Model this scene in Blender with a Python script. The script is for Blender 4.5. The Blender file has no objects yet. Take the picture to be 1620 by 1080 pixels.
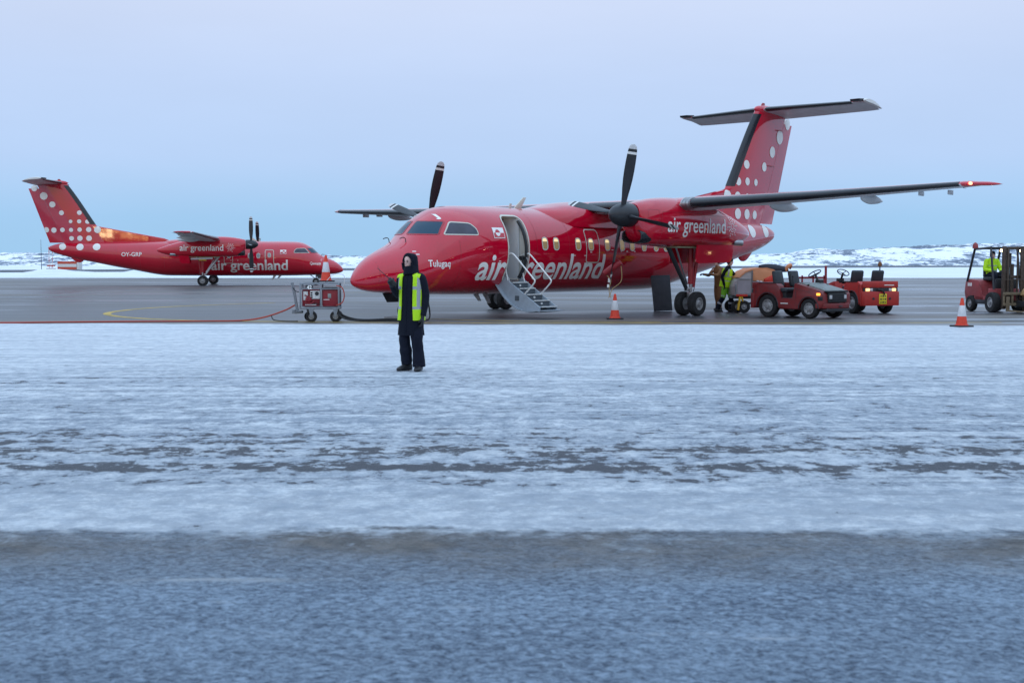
import bpy, bmesh, math, random
import numpy as np
from mathutils import Vector, Matrix, noise
from mathutils.bvhtree import BVHTree

random.seed(7)
PI = math.pi
R = math.radians
SC = bpy.context.scene
COL = SC.collection

# ------------------------------------------------------------------ camera
cam = bpy.data.cameras.new('camera')
cam.sensor_width = 36.0
cam.lens = 43.565
cam.clip_start = 0.05
cam.clip_end = 12000
cam.dof.use_dof = True
cam.dof.focus_distance = 32.0
cam.dof.aperture_fstop = 4.0
CAM_H = 1.558
cam_o = bpy.data.objects.new('camera', cam)
cam_o.location = (0, 0, CAM_H)
PITCH = math.atan((540 - 417.28) / 1960.43)
cam_o.rotation_euler = (PI / 2 - PITCH, 0, 0)
COL.objects.link(cam_o)
SC.camera = cam_o

SC.view_settings.view_transform = 'Standard'
SC.view_settings.look = 'None'
SC.view_settings.exposure = 0.08
SC.view_settings.gamma = 1.0


def N(nt, kind, ins=None, **props):
    n = nt.nodes.new(kind)
    for k, v in props.items():
        setattr(n, k, v)
    for k, v in (ins or {}).items():
        s = n.inputs[k]
        if hasattr(v, 'bl_idname') and hasattr(v, 'outputs'):
            nt.links.new(v.outputs[0], s)
        elif hasattr(v, 'is_output'):
            nt.links.new(v, s)
        else:
            s.default_value = v
    return n


def ramp(nt, fac, stops, interp='LINEAR'):
    n = N(nt, 'ShaderNodeValToRGB', {'Fac': fac})
    cr = n.color_ramp
    cr.interpolation = interp
    while len(cr.elements) < len(stops):
        cr.elements.new(0.5)
    for e, (p, c) in zip(cr.elements, stops):
        e.position = p
        e.color = (c[0], c[1], c[2], 1)
    return n


# ------------------------------------------------------------------ world: twilight sky
def lin(r, g, b):
    def f(c):
        c /= 255.0
        return c / 12.92 if c <= 0.04045 else ((c + 0.055) / 1.055) ** 2.4
    return (f(r), f(g), f(b))


world = bpy.data.worlds.new('World')
SC.world = world
world.use_nodes = True
wt = world.node_tree
wt.nodes.clear()
tc = N(wt, 'ShaderNodeTexCoord')
sx = N(wt, 'ShaderNodeSeparateXYZ', {0: tc.outputs['Generated']})
# elevation (sine) 0..1 : blue at the horizon, lavender band above it, dimmer blue overhead
elev = N(wt, 'ShaderNodeMapRange', {0: sx.outputs['Z'], 1: -0.02, 2: 1.0, 3: 0.0, 4: 1.0})
front = ramp(wt, elev, [(0.0, lin(152, 197, 230)), (0.055, lin(156, 197, 234)), (0.10, lin(177, 203, 239)),
                        (0.16, lin(186, 206, 239)), (0.225, lin(200, 213, 240)), (0.33, lin(200, 216, 242)),
                        (0.55, tuple(1.25 * c for c in lin(192, 222, 252))), (1.0, tuple(1.4 * c for c in lin(184, 218, 255)))])
back = ramp(wt, elev, [(0.0, lin(226, 200, 180)), (0.08, lin(226, 210, 200)), (0.2, lin(205, 212, 226)),
                       (0.5, tuple(1.2 * c for c in lin(192, 222, 252))), (1.0, tuple(1.4 * c for c in lin(184, 218, 255)))])
# faint high cloud veil
vm = N(wt, 'ShaderNodeMapping', {'Vector': tc.outputs['Generated']})
vm.inputs['Scale'].default_value = (2.2, 2.2, 9.0)
vn = N(wt, 'ShaderNodeTexNoise', {'Vector': vm.outputs[0], 'Scale': 1.0, 'Detail': 5.0, 'Roughness': 0.55})
veil = N(wt, 'ShaderNodeMapRange', {0: vn.outputs['Fac'], 1: 0.3, 2: 0.7, 3: 0.985, 4: 1.055})
az = N(wt, 'ShaderNodeMapRange', {0: sx.outputs['Y'], 1: 0.2, 2: -0.9, 3: 0.0, 4: 1.0})
mixw = N(wt, 'ShaderNodeMix', {'Factor': az.outputs[0]}, data_type='RGBA')
wt.links.new(front.outputs[0], mixw.inputs[6])
wt.links.new(back.outputs[0], mixw.inputs[7])
# a daylight sky adds its own gentle azimuth gradient under the twilight colours
nish = N(wt, 'ShaderNodeTexSky', sky_type='NISHITA', sun_disc=False, sun_elevation=R(3), sun_rotation=R(160))
bg1 = N(wt, 'ShaderNodeBackground', {'Color': mixw.outputs[2], 'Strength': veil.outputs[0]})
bg2 = N(wt, 'ShaderNodeBackground', {'Color': nish.outputs[0], 'Strength': 0.004})
addw = N(wt, 'ShaderNodeAddShader', {0: bg1.outputs[0], 1: bg2.outputs[0]})
wo = N(wt, 'ShaderNodeOutputWorld', {'Surface': addw.outputs[0]})

sun = bpy.data.lights.new('sun', 'SUN')
sun.energy = 0.5
sun.angle = R(130)
sun.color = (1.0, 0.96, 0.93)
sun_o = bpy.data.objects.new('sun', sun)
sun_o.rotation_euler = (R(27), 0, R(-22))
COL.objects.link(sun_o)

# ------------------------------------------------------------------ materials
MATS = {}


def mat(name, col, rough=0.5, metal=0.0, coat=0.0, spec=0.5, emit=None, estr=0.0, var=0.0, vscale=6.0,
        bump=0.0, bscale=40.0, trans=0.0, dirt=None, alpha=1.0):
    if name in MATS:
        return MATS[name]
    m = bpy.data.materials.new(name)
    m.use_nodes = True
    nt = m.node_tree
    b = nt.nodes['Principled BSDF']
    b.inputs['Base Color'].default_value = (*col, 1)
    b.inputs['Roughness'].default_value = rough
    b.inputs['Metallic'].default_value = metal
    b.inputs['Coat Weight'].default_value = coat
    b.inputs['Coat Roughness'].default_value = 0.025
    b.inputs['Specular IOR Level'].default_value = spec
    b.inputs['Transmission Weight'].default_value = trans
    if emit:
        b.inputs['Emission Color'].default_value = (*emit, 1)
        b.inputs['Emission Strength'].default_value = estr
    co = N(nt, 'ShaderNodeTexCoord')
    if var > 0:
        n1 = N(nt, 'ShaderNodeTexNoise', {'Vector': co.outputs['Object'], 'Scale': vscale, 'Detail': 6.0, 'Roughness': 0.6})
        dk = dirt or tuple(c * 0.45 for c in col)
        r1 = ramp(nt, n1.outputs['Fac'], [(0.35, tuple(c * (1 - var) + d * var for c, d in zip(col, dk))), (0.62, col)])
        nt.links.new(r1.outputs[0], b.inputs['Base Color'])
        rr = N(nt, 'ShaderNodeMapRange', {0: n1.outputs['Fac'], 1: 0.3, 2: 0.7, 3: min(1, rough * (1 + var)), 4: rough})
        nt.links.new(rr.outputs[0], b.inputs['Roughness'])
    if bump > 0:
        n2 = N(nt, 'ShaderNodeTexNoise', {'Vector': co.outputs['Object'], 'Scale': bscale, 'Detail': 4.0})
        bp = N(nt, 'ShaderNodeBump', {'Strength': bump, 'Distance': 0.02, 'Height': n2.outputs['Fac']})
        nt.links.new(bp.outputs[0], b.inputs['Normal'])
    MATS[name] = m
    return m


M_RED = mat('aircraft_red_paint', (0.57, 0.0025, 0.025), rough=0.06, coat=0.8, spec=0.45, var=0.16, vscale=1.1, bump=0.012, bscale=1.4)
M_REDD = mat('aircraft_red_gear', (0.38, 0.012, 0.025), rough=0.3, coat=0.3, var=0.3, vscale=8)
M_WHITE = mat('white_paint', (0.78, 0.78, 0.76), rough=0.35, var=0.08)
M_LETTER = mat('white_lettering', (0.90, 0.89, 0.86), rough=0.3)
M_BLACK = mat('black_rubber_boot', (0.014, 0.017, 0.024), rough=0.22, spec=0.5, var=0.3, vscale=4)
M_PROP = mat('propeller_black', (0.018, 0.020, 0.026), rough=0.33, var=0.3, vscale=5)
M_GREYU = mat('light_grey_paint', (0.60, 0.61, 0.63), rough=0.35, var=0.2, vscale=3)
M_STEEL = mat('bare_steel', (0.42, 0.43, 0.45), rough=0.32, metal=0.8, var=0.3, vscale=9)
M_DARKST = mat('dark_steel', (0.06, 0.065, 0.075), rough=0.35, metal=0.6, var=0.3)
M_TYRE = mat('tyre_rubber', (0.018, 0.018, 0.020), rough=0.75, var=0.4, vscale=14, bump=0.2, bscale=60)
M_RIM = mat('wheel_rim', (0.36, 0.36, 0.37), rough=0.4, metal=0.3, var=0.4, vscale=16)
M_GLASS = mat('cockpit_glass', (0.006, 0.045, 0.085), rough=0.04, spec=0.45)
M_SIDEGL = mat('cockpit_side_glass', (0.055, 0.055, 0.085), rough=0.06, spec=0.5, var=0.7, vscale=3)
M_PANEL = mat('stair_grey_paint', (0.36, 0.42, 0.48), rough=0.42, var=0.25, vscale=6)
M_STEPD = mat('step_tread_grey', (0.09, 0.11, 0.13), rough=0.6, var=0.3, vscale=20)
M_CREAM = mat('cabin_cream', (0.62, 0.60, 0.55), rough=0.6)
M_CABW = mat('cabin_white_panel', (0.70, 0.73, 0.76), rough=0.55)
M_CURT = mat('cabin_red_bulkhead', (0.16, 0.008, 0.02), rough=0.7)
M_LAMPW = mat('cabin_lamp', (0.9, 0.8, 0.55), emit=(1.0, 0.78, 0.45), estr=6.0)
M_PANE = mat('cabin_window_pane', (0.12, 0.11, 0.08), rough=0.15, emit=(1.0, 0.70, 0.30), estr=0.16)
M_PANEL2 = mat('cabin_window_lit_top', (0.5, 0.45, 0.3), rough=0.4, emit=(1.0, 0.75, 0.35), estr=0.75)
M_PANEDK = mat('cabin_window_dark', (0.30, 0.34, 0.36), rough=0.1, spec=0.8)
M_FRAMEW = mat('window_frame_cream', (0.62, 0.60, 0.52), rough=0.4)
M_BAY = mat('wheel_bay_primer', (0.34, 0.33, 0.20), rough=0.6, var=0.6, vscale=7)
M_YELLOWP = mat('yellow_part', (0.75, 0.45, 0.02), rough=0.5)
M_ORANGE = mat('cone_orange', (0.72, 0.05, 0.02), rough=0.5, var=0.2, vscale=12)
M_CONEW = mat('cone_reflective_white', (0.68, 0.68, 0.70), rough=0.4, var=0.15, vscale=14)
M_CONEB = mat('cone_base_black', (0.02, 0.02, 0.025), rough=0.7)
M_GSE = mat('tractor_red_paint', (0.23, 0.014, 0.016), rough=0.4, coat=0.15, var=0.35, vscale=5, dirt=(0.07, 0.04, 0.04))
M_GSE2 = mat('tractor_bright_red', (0.50, 0.026, 0.020), rough=0.42, coat=0.1, var=0.25, vscale=5, dirt=(0.2, 0.03, 0.03))
M_FORK = mat('forklift_maroon', (0.34, 0.045, 0.05), rough=0.45, var=0.35, vscale=5, dirt=(0.10, 0.04, 0.04))
M_HOOD = mat('hood_grey', (0.27, 0.30, 0.29), rough=0.45, var=0.3, vscale=6)
M_BLKPL = mat('black_plastic', (0.018, 0.020, 0.024), rough=0.5, var=0.3)
M_VINYL = mat('seat_vinyl', (0.025, 0.035, 0.045), rough=0.45, var=0.3)
M_HV = mat('hi_vis_yellow', (0.52, 0.86, 0.01), rough=0.7, bump=0.3, bscale=30, emit=(0.4, 0.8, 0.0), estr=0.0)
M_HVG = mat('hi_vis_green', (0.24, 0.68, 0.04), rough=0.7, bump=0.3, bscale=30)
M_REFL = mat('reflective_tape', (0.42, 0.44, 0.48), rough=0.35, metal=0.2)
M_COAT = mat('black_coat_fabric', (0.0075, 0.010, 0.020), rough=0.85, spec=0.2, bump=0.5, bscale=22)
M_TROU = mat('navy_trousers', (0.010, 0.013, 0.026), rough=0.85, spec=0.2, bump=0.5, bscale=18)
M_BOOT = mat('boot_leather', (0.012, 0.012, 0.016), rough=0.5)
M_SKIN = mat('skin', (0.70, 0.47, 0.41), rough=0.55)
M_LIP = mat('lips', (0.36, 0.13, 0.13), rough=0.5)
M_DKHAIR = mat('dark_hair', (0.015, 0.012, 0.012), rough=0.6)
M_BROWN = mat('brown_workwear', (0.20, 0.085, 0.03), rough=0.8, bump=0.3, bscale=20)
M_HOSE = mat('red_hose', (0.42, 0.05, 0.03), rough=0.5)
M_CABLE = mat('black_cable', (0.012, 0.013, 0.016), rough=0.5)
M_ALU = mat('cart_aluminium', (0.26, 0.28, 0.31), rough=0.45, metal=0.4, var=0.35, vscale=9)
M_CARTRED = mat('cart_red', (0.27, 0.010, 0.020), rough=0.4, var=0.3, vscale=7)
M_BOXGREY = mat('cart_container_grey', (0.52, 0.47, 0.47), rough=0.55, var=0.35, vscale=5)
M_TARPO = mat('orange_tarp', (0.76, 0.30, 0.14), rough=0.6, bump=0.4, bscale=8)
M_TARPR = mat('red_tarp', (0.66, 0.035, 0.015), rough=0.6, bump=0.4, bscale=8)
M_BAG = mat('dark_bag', (0.02, 0.02, 0.035), rough=0.7)
M_PLATE = mat('yellow_plate', (0.74, 0.58, 0.02), rough=0.5)
M_AMBER = mat('amber_lamp', (0.8, 0.25, 0.02), emit=(1.0, 0.38, 0.05), estr=2.2)
M_HEADL = mat('headlamp_glass', (0.6, 0.6, 0.62), rough=0.15, spec=0.8)
M_TAIL = mat('tail_lamp', (0.8, 0.2, 0.08), emit=(1.0, 0.30, 0.10), estr=1.6)
M_TAILW = mat('lit_tail_lamp', (0.9, 0.6, 0.3), emit=(1.0, 0.55, 0.22), estr=1.9)
M_WORKL = mat('work_lamp', (1, 0.9, 0.7), emit=(1.0, 0.66, 0.30), estr=16.0)
M_NAV = mat('nav_lamp', (1, 0.2, 0.1), emit=(1.0, 0.20, 0.10), estr=6.0)
M_MAST = mat('mast_grimy_steel', (0.095, 0.068, 0.052), rough=0.5, metal=0.3, var=0.5, vscale=8)
M_BEIGE = mat('fork_carriage_beige', (0.22, 0.165, 0.105), rough=0.6, var=0.5, vscale=7)
M_SACK = mat('tan_canvas', (0.42, 0.27, 0.12), rough=0.8, bump=0.5, bscale=10)
M_BOARD = mat('board_dark_grey', (0.055, 0.065, 0.085), rough=0.5, var=0.35, vscale=5)
M_HUTO = mat('hut_orange', (0.62, 0.09, 0.05), rough=0.6)
M_ROCK = None


# ------------------------------------------------------------------ mesh builder
def frame_from(d):
    d = d.normalized()
    up = Vector((0, 0, 1)) if abs(d.z) < 0.95 else Vector((0, 1, 0))
    a = d.cross(up).normalized()
    b = a.cross(d).normalized()
    return a, b


class MB:
    def __init__(self):
        self.bm = bmesh.new()

    def face(self, vs, mi=0):
        try:
            f = self.bm.faces.new(vs)
            f.material_index = mi
            return f
        except ValueError:
            return None

    def box(self, c, s, rot=None, mi=0, bev=0.0, seg=2):
        r = bmesh.ops.create_cube(self.bm, size=1.0)
        vs = r['verts']
        m = Matrix.Translation(Vector(c)) @ (rot.to_4x4() if rot is not None else Matrix.Identity(4)) @ Matrix.Diagonal((*s, 1))
        for v in vs:
            v.co = m @ v.co
        fs = set(f for v in vs for f in v.link_faces)
        for f in fs:
            f.material_index = mi
        if bev > 0:
            es = list(set(e for v in vs for e in v.link_edges))
            rr = bmesh.ops.bevel(self.bm, geom=es, offset=bev, segments=seg, affect='EDGES', profile=0.5)
            for f in rr['faces']:
                f.material_index = mi
        return self

    def loft(self, rings, mi=0, cap0=True, cap1=True, closed=True):
        vr = [[self.bm.verts.new(Vector(p)) for p in ring] for ring in rings]
        n = len(vr[0])
        for i in range(len(vr) - 1):
            k = mi(i) if callable(mi) else mi
            for j in range(n if closed else n - 1):
                self.face([vr[i][j], vr[i][(j + 1) % n], vr[i + 1][(j + 1) % n], vr[i + 1][j]], k)
        k0 = mi(0) if callable(mi) else mi
        k1 = mi(len(vr) - 2) if callable(mi) else mi
        if cap0:
            self.face(vr[0][::-1], k0)
        if cap1:
            self.face(vr[-1], k1)
        return vr

    def tube(self, path, r, n=10, mi=0, cap=True, sx=1.0, sy=1.0):
        path = [Vector(p) for p in path]
        rs = r if isinstance(r, (list, tuple)) else [r] * len(path)
        rings = []
        a = b = None
        for i, p in enumerate(path):
            d = (path[min(i + 1, len(path) - 1)] - path[max(i - 1, 0)])
            if d.length < 1e-7:
                d = Vector((0, 0, 1))
            d.normalize()
            if a is None:
                a, b = frame_from(d)
            else:
                a = (a - d * a.dot(d)).normalized()
                b = a.cross(d).normalized() * (1 if b.dot(a.cross(d)) > 0 else -1)
            rings.append([p + a * math.cos(2 * PI * k / n) * rs[i] * sx + b * math.sin(2 * PI * k / n) * rs[i] * sy for k in range(n)])
        self.loft(rings, mi, cap, cap)
        return self

    def rod(self, p0, p1, r, r1=None, n=10, mi=0):
        return self.tube([p0, p1], [r, r if r1 is None else r1], n, mi)

    def lathe(self, prof, org, axis, n=24, mi=0, cap=True):
        axis = Vector(axis).normalized()
        a, b = frame_from(axis)
        org = Vector(org)
        rings = [[org + axis * h + (a * math.cos(2 * PI * k / n) + b * math.sin(2 * PI * k / n)) * max(r, 1e-4) for k in range(n)] for r, h in prof]
        self.loft(rings, mi, cap, cap)
        return self

    def prism(self, pts, lo, hi, axis='y', mi=0, bev=0.0):
        def P(p, t):
            if axis == 'y':
                return Vector((p[0], t, p[1]))
            if axis == 'x':
                return Vector((t, p[0], p[1]))
            return Vector((p[0], p[1], t))
        a = [self.bm.verts.new(P(p, lo)) for p in pts]
        b = [self.bm.verts.new(P(p, hi)) for p in pts]
        n = len(pts)
        fs = [self.face(a[::-1], mi), self.face(b, mi)]
        for i in range(n):
            fs.append(self.face([a[i], a[(i + 1) % n], b[(i + 1) % n], b[i]], mi))
        if bev > 0:
            es = list(set(e for v in a + b for e in v.link_edges))
            rr = bmesh.ops.bevel(self.bm, geom=es, offset=bev, segments=2, affect='EDGES', profile=0.5)
            for f in rr['faces']:
                f.material_index = mi
        return self

    def ball(self, c, s, mi=0, u=18, v=12, rot=None):
        r = bmesh.ops.create_uvsphere(self.bm, u_segments=u, v_segments=v, radius=1.0)
        m = Matrix.Translation(Vector(c)) @ (rot.to_4x4() if rot is not None else Matrix.Identity(4)) @ Matrix.Diagonal((*s, 1))
        for vv in r['verts']:
            vv.co = m @ vv.co
            for f in vv.link_faces:
                f.material_index = mi
        return self

    def build(self, name, mats, parent=None, angle=38, recalc=True, smooth=True):
        if recalc:
            bmesh.ops.recalc_face_normals(self.bm, faces=self.bm.faces)
        me = bpy.data.meshes.new(name)
        self.bm.to_mesh(me)
        self.bm.free()
        for m in (mats if isinstance(mats, (list, tuple)) else [mats]):
            me.materials.append(m)
        if smooth and len(me.polygons):
            me.polygons.foreach_set('use_smooth', [True] * len(me.polygons))
            me.set_sharp_from_angle(angle=R(angle))
        o = bpy.data.objects.new(name, me)
        COL.objects.link(o)
        if parent is not None:
            o.parent = parent
        return o


def tag(o, label, cat, group=None):
    o['label'] = label
    o['category'] = cat
    if group:
        o['group'] = group
    return o


def thing(name, label, cat, loc=(0, 0, 0), rz=0.0, group=None):
    o = bpy.data.objects.new(name, None)
    o.empty_display_size = 0.2
    o.location = loc
    o.rotation_euler = (0, 0, rz)
    COL.objects.link(o)
    return tag(o, label, cat, group)


def structure(o):
    o['kind'] = 'structure'
    return o


def copy_tree(o, parent=None):
    c = o.copy()
    COL.objects.link(c)
    if parent is not None:
        c.parent = parent
    for ch in list(o.children):
        copy_tree(ch, c)
    return c


def pchip(xs, ys):
    xs = np.array(xs, float)
    ys = np.array(ys, float)
    h = np.diff(xs)
    d = np.diff(ys) / h
    m = np.zeros(len(xs))
    m[0], m[-1] = d[0], d[-1]
    for i in range(1, len(xs) - 1):
        if d[i - 1] * d[i] > 0:
            w1, w2 = 2 * h[i] + h[i - 1], h[i] + 2 * h[i - 1]
            m[i] = (w1 + w2) / (w1 / d[i - 1] + w2 / d[i])

    def f(x):
        x = min(max(x, xs[0]), xs[-1])
        i = min(max(int(np.searchsorted(xs, x)) - 1, 0), len(xs) - 2)
        t = (x - xs[i]) / h[i]
        return float((2 * t**3 - 3 * t**2 + 1) * ys[i] + (t**3 - 2 * t**2 + t) * h[i] * m[i]
                     + (-2 * t**3 + 3 * t**2) * ys[i + 1] + (t**3 - t**2) * h[i] * m[i + 1])
    return f


def smooth_path(pts, n=8):
    pts = [Vector(p) for p in pts]
    out = []
    for i in range(len(pts) - 1):
        p0 = pts[max(i - 1, 0)]
        p1, p2 = pts[i], pts[i + 1]
        p3 = pts[min(i + 2, len(pts) - 1)]
        for k in range(n):
            t = k / n
            out.append(0.5 * ((2 * p1) + (p2 - p0) * t + (2 * p0 - 5 * p1 + 4 * p2 - p3) * t * t + (3 * p1 - p0 - 3 * p2 + p3) * t**3))
    out.append(pts[-1])
    return out


def smooth_vals(vals, n=8):
    return [v.x for v in smooth_path([Vector((v, 0, 0)) for v in vals], n)]


# ------------------------------------------------------------------ 2-D shapes wrapped on surfaces
def text_bm(txt, size=1.0, bold=0.0, shear=0.0):
    cu = bpy.data.curves.new('t', 'FONT')
    cu.body = txt
    cu.size = size
    cu.offset = bold
    cu.shear = shear
    cu.resolution_u = 4
    o = bpy.data.objects.new('t', cu)
    COL.objects.link(o)
    bpy.context.view_layer.update()
    me = bpy.data.meshes.new_from_object(o.evaluated_get(bpy.context.evaluated_depsgraph_get()))
    bm = bmesh.new()
    bm.from_mesh(me)
    bpy.data.objects.remove(o)
    bpy.data.curves.remove(cu)
    bpy.data.meshes.remove(me)
    return bm


def fit_bm(bm, x0, x1, y0, y1=None):
    xs = [v.co.x for v in bm.verts]
    ys = [v.co.y for v in bm.verts]
    k = (x1 - x0) / (max(xs) - min(xs))
    for v in bm.verts:
        v.co.x = x0 + (v.co.x - min(xs)) * k
        if y1 is None:
            v.co.y = y0 + v.co.y * abs(k)
        else:
            v.co.y = y0 + (v.co.y - min(ys)) / (max(ys) - min(ys)) * (y1 - y0)
        v.co.z = 0
    return bm


def text_fit(txt, x0, x1, base, cap=None, bold=0.02):
    """cap: height of the letter reaching highest above the baseline"""
    bm = text_bm(txt, 1.0, bold)
    xs = [v.co.x for v in bm.verts]
    top = max(v.co.y for v in bm.verts)
    k = (x1 - x0) / (max(xs) - min(xs))
    ky = abs(k) if cap is None else cap / top
    mx = min(xs)
    for v in bm.verts:
        v.co = Vector((x0 + (v.co.x - mx) * k, base + v.co.y * ky, 0))
    return bm


def cut_grid(bm, step):
    xs = [v.co.x for v in bm.verts]
    ys = [v.co.y for v in bm.verts]
    for ax, lo, hi in ((0, min(xs), max(xs)), (1, min(ys), max(ys))):
        k = math.floor(lo / step) + 1
        while k * step < hi:
            co = Vector((0, 0, 0))
            no = Vector((0, 0, 0))
            co[ax] = k * step
            no[ax] = 1
            bmesh.ops.bisect_plane(bm, geom=bm.verts[:] + bm.edges[:] + bm.faces[:], dist=1e-6, plane_co=co, plane_no=no)
            k += 1
    return bm


def poly_bm(polys):
    bm = bmesh.new()
    for p in polys:
        bm.faces.new([bm.verts.new((a, b, 0)) for a, b in p])
    return bm


def ring_bm(outer, inner):
    bm = bmesh.new()
    a = [bm.verts.new((x, y, 0)) for x, y in outer]
    b = [bm.verts.new((x, y, 0)) for x, y in inner]
    n = len(a)
    for i in range(n):
        bm.faces.new([a[i], a[(i + 1) % n], b[(i + 1) % n], b[i]])
    return bm


def disc(cx, cy, r, n=28, ry=None):
    return [(cx + r * math.cos(2 * PI * k / n), cy + (ry or r) * math.sin(2 * PI * k / n)) for k in range(n)]


def rpoly(pts, r, n=5):
    out = []
    m = len(pts)
    for i in range(m):
        p = Vector(pts[i]).to_2d()
        a = Vector(pts[i - 1]).to_2d()
        b = Vector(pts[(i + 1) % m]).to_2d()
        rr = min(r, (a - p).length * 0.49, (b - p).length * 0.49)
        p0 = p + (a - p).normalized() * rr
        p1 = p + (b - p).normalized() * rr
        for k in range(n + 1):
            t = k / n
            q = p0 * (1 - t) ** 2 + p * 2 * t * (1 - t) + p1 * t * t
            out.append((q.x, q.y))
    return out


def inset(pts, d):
    m = len(pts)
    cx = sum(p[0] for p in pts) / m
    cy = sum(p[1] for p in pts) / m
    area = sum(pts[i][0] * pts[(i + 1) % m][1] - pts[(i + 1) % m][0] * pts[i][1] for i in range(m))
    sg = 1 if area > 0 else -1
    out = []
    for i in range(m):
        a = Vector(pts[i - 1])
        b = Vector(pts[(i + 1) % m])
        t = (b - a).normalized()
        nrm = Vector((-t.y, t.x)) * sg
        out.append((pts[i][0] + nrm.x * d, pts[i][1] + nrm.y * d))
    return out


def wrap_side(bvh, side, off=0.004):
    """(s, z) drawn on the side view -> point on the skin of the aircraft"""
    def f(x, y):
        o = Vector((-x, side * 9.0, y))
        h, nrm, i, d = bvh.ray_cast(o, Vector((0, -side, 0)), 9.5)
        if h is None:
            h, nrm, i, d = bvh.find_nearest(Vector((-x, side * 0.3, y)))
        if nrm.y * side < 0:
            nrm = -nrm
        return h + nrm * off
    return f


def wrap_round(bvh, side, zc, rad, off=0.004):
    """(s, arc length up from the waterline) -> point on the barrel"""
    def f(x, y):
        a = y / rad
        o = Vector((-x, 0, zc))
        d = Vector((0, side * math.cos(a), math.sin(a)))
        h, nrm, i, dd = bvh.ray_cast(o, d, 4)
        return h + d * off
    return f


def decal(name, bm, wrap, m, parent, step=0.08, label=None):
    cut_grid(bm, step)
    for v in bm.verts:
        v.co = wrap(v.co.x, v.co.y)
    mb = MB()
    mb.bm.free()
    mb.bm = bm
    o = mb.build(name, m, parent, recalc=True, angle=60)
    if label:
        o['label'] = label
    return o


def join_bm(bms):
    out = bmesh.new()
    for b in bms:
        me = bpy.data.meshes.new('tmp')
        b.to_mesh(me)
        out.from_mesh(me)
        bpy.data.meshes.remove(me)
        b.free()
    return out


# ------------------------------------------------------------------ aircraft shape tables (s = metres aft of the nose)
F_S = [0, .03, .08, .18, .35, .7, 1.13, 1.5, 1.85, 2.24, 2.55, 2.84, 3.15, 3.6, 4.5, 12.5, 15.5, 18, 20, 20.8, 21.12, 21.25]
F_TOP = [1.10, 1.20, 1.28, 1.40, 1.56, 1.79, 1.98, 2.14, 2.36, 2.72, 2.92, 3.07, 3.16, 3.21, 3.23, 3.23, 3.19, 3.14, 3.07, 2.95, 2.82, 2.72]
F_BOT = [1.10, 1.02, 0.97, 0.92, 0.86, 0.80, 0.765, .745, .73, .715, .705, .70, .69, .68, .67, .69, 1.16, 1.66, 2.10, 2.36, 2.52, 2.68]
F_HW = [0, .10, .17, .26, .38, .57, .75, .87, .97, 1.06, 1.12, 1.17, 1.21, 1.25, 1.28, 1.28, 1.02, .68, .36, .21, .12, .03]
F_K = [.45, .45, .45, .45, .44, .43, .42, .41, .40, .40, .41, .42, .44, .47, .5, .5, .5, .5, .5, .5, .5, .5]
ft, fb_, fh, fk = pchip(F_S, F_TOP), pchip(F_S, F_BOT), pchip(F_S, F_HW), pchip(F_S, F_K)


def fus_ring(s, n=72):
    t, b, w, k = ft(s), fb_(s), fh(s), fk(s)
    zc = b + k * (t - b)
    pts = []
    for i in range(n):
        a = 2 * PI * i / n
        c, sn = math.cos(a), math.sin(a)
        e = 0.96
        y = w * math.copysign(abs(c) ** e, c)
        z = zc + (t - zc if sn > 0 else zc - b) * math.copysign(abs(sn) ** e, sn)
        pts.append((-s, y, z))
    return pts


def fus_mesh():
    ss = [0.004, .015, .03, .05, .08, .12, .18, .26, .35] + [.35 + .1 * i for i in range(1, 33)] + list(np.arange(3.7, 21, .28)) + [21.0, 21.08, 21.15, 21.2, 21.235, 21.25]
    mb = MB()
    mb.loft([fus_ring(s) for s in ss])
    return mb


def airfoil(n=16):
    """closed loop of (x along chord 0..1, z/thickness), upper TE -> LE -> lower TE"""
    def yt(x):
        return 5 * (0.2969 * math.sqrt(x) - 0.126 * x - 0.3516 * x * x + 0.2843 * x**3 - 0.1036 * x**4)
    xs = [(1 - math.cos(PI * i / n)) / 2 for i in range(n + 1)]
    up = [(x, yt(x)) for x in xs[::-1]]
    lo = [(x, -yt(x)) for x in xs[1:]]
    return up + lo


def wing_section(y, le, ch, z, th, x0=0.0, x1=1.0, droop=0.0, grow=0.0):
    out = []
    for x, t in airfoil():
        if x < x0 - 1e-9 or x > x1 + 1e-9:
            continue
        s = le + x * ch
        out.append((-(s), y, z + t * th * ch + 0.012 * ch * math.sin(PI * x) - droop * x * x))
    return out


def airfoil_loft(name, stations, parent, mats, boot=None, grow=0.006, x0=0.0, split=True, boot_span=None, boot_x=0.10):
    mb = MB()
    rings = []
    for st in stations:
        rings.append(wing_section(*st))
    mb.loft(rings)
    bmesh.ops.recalc_face_normals(mb.bm, faces=mb.bm.faces)
    if split:
        for f in mb.bm.faces:
            f.material_index = 1 if f.normal.z < 0 else 0
    o = mb.build(name, mats, parent, angle=30)
    return o


def boot_strip(name, stations, parent, m, frac=0.10, grow=0.005, n=14):
    """black de-icing boot hugging the leading edge"""
    mb = MB()
    rings = []
    for (y, le, ch, z, th) in stations:
        pts = []
        for i in range(n + 1):
            u = -1 + 2 * i / n
            x = frac * u * u
            t = 5 * (0.2969 * math.sqrt(x) - 0.126 * x - 0.3516 * x * x + 0.2843 * x**3 - 0.1036 * x**4)
            zz = z + math.copysign(t * th * ch, -u) + 0.012 * ch * math.sin(PI * x)
            g = grow
            pts.append((-(le + x * ch) + g * (1 - abs(u)) + 0.001, y, zz + math.copysign(g, -u) * abs(u) ** 0.5))
        rings.append(pts)
    mb.loft(rings, cap0=False, cap1=False, closed=False)
    return mb.build(name, m, parent, angle=60)


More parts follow.
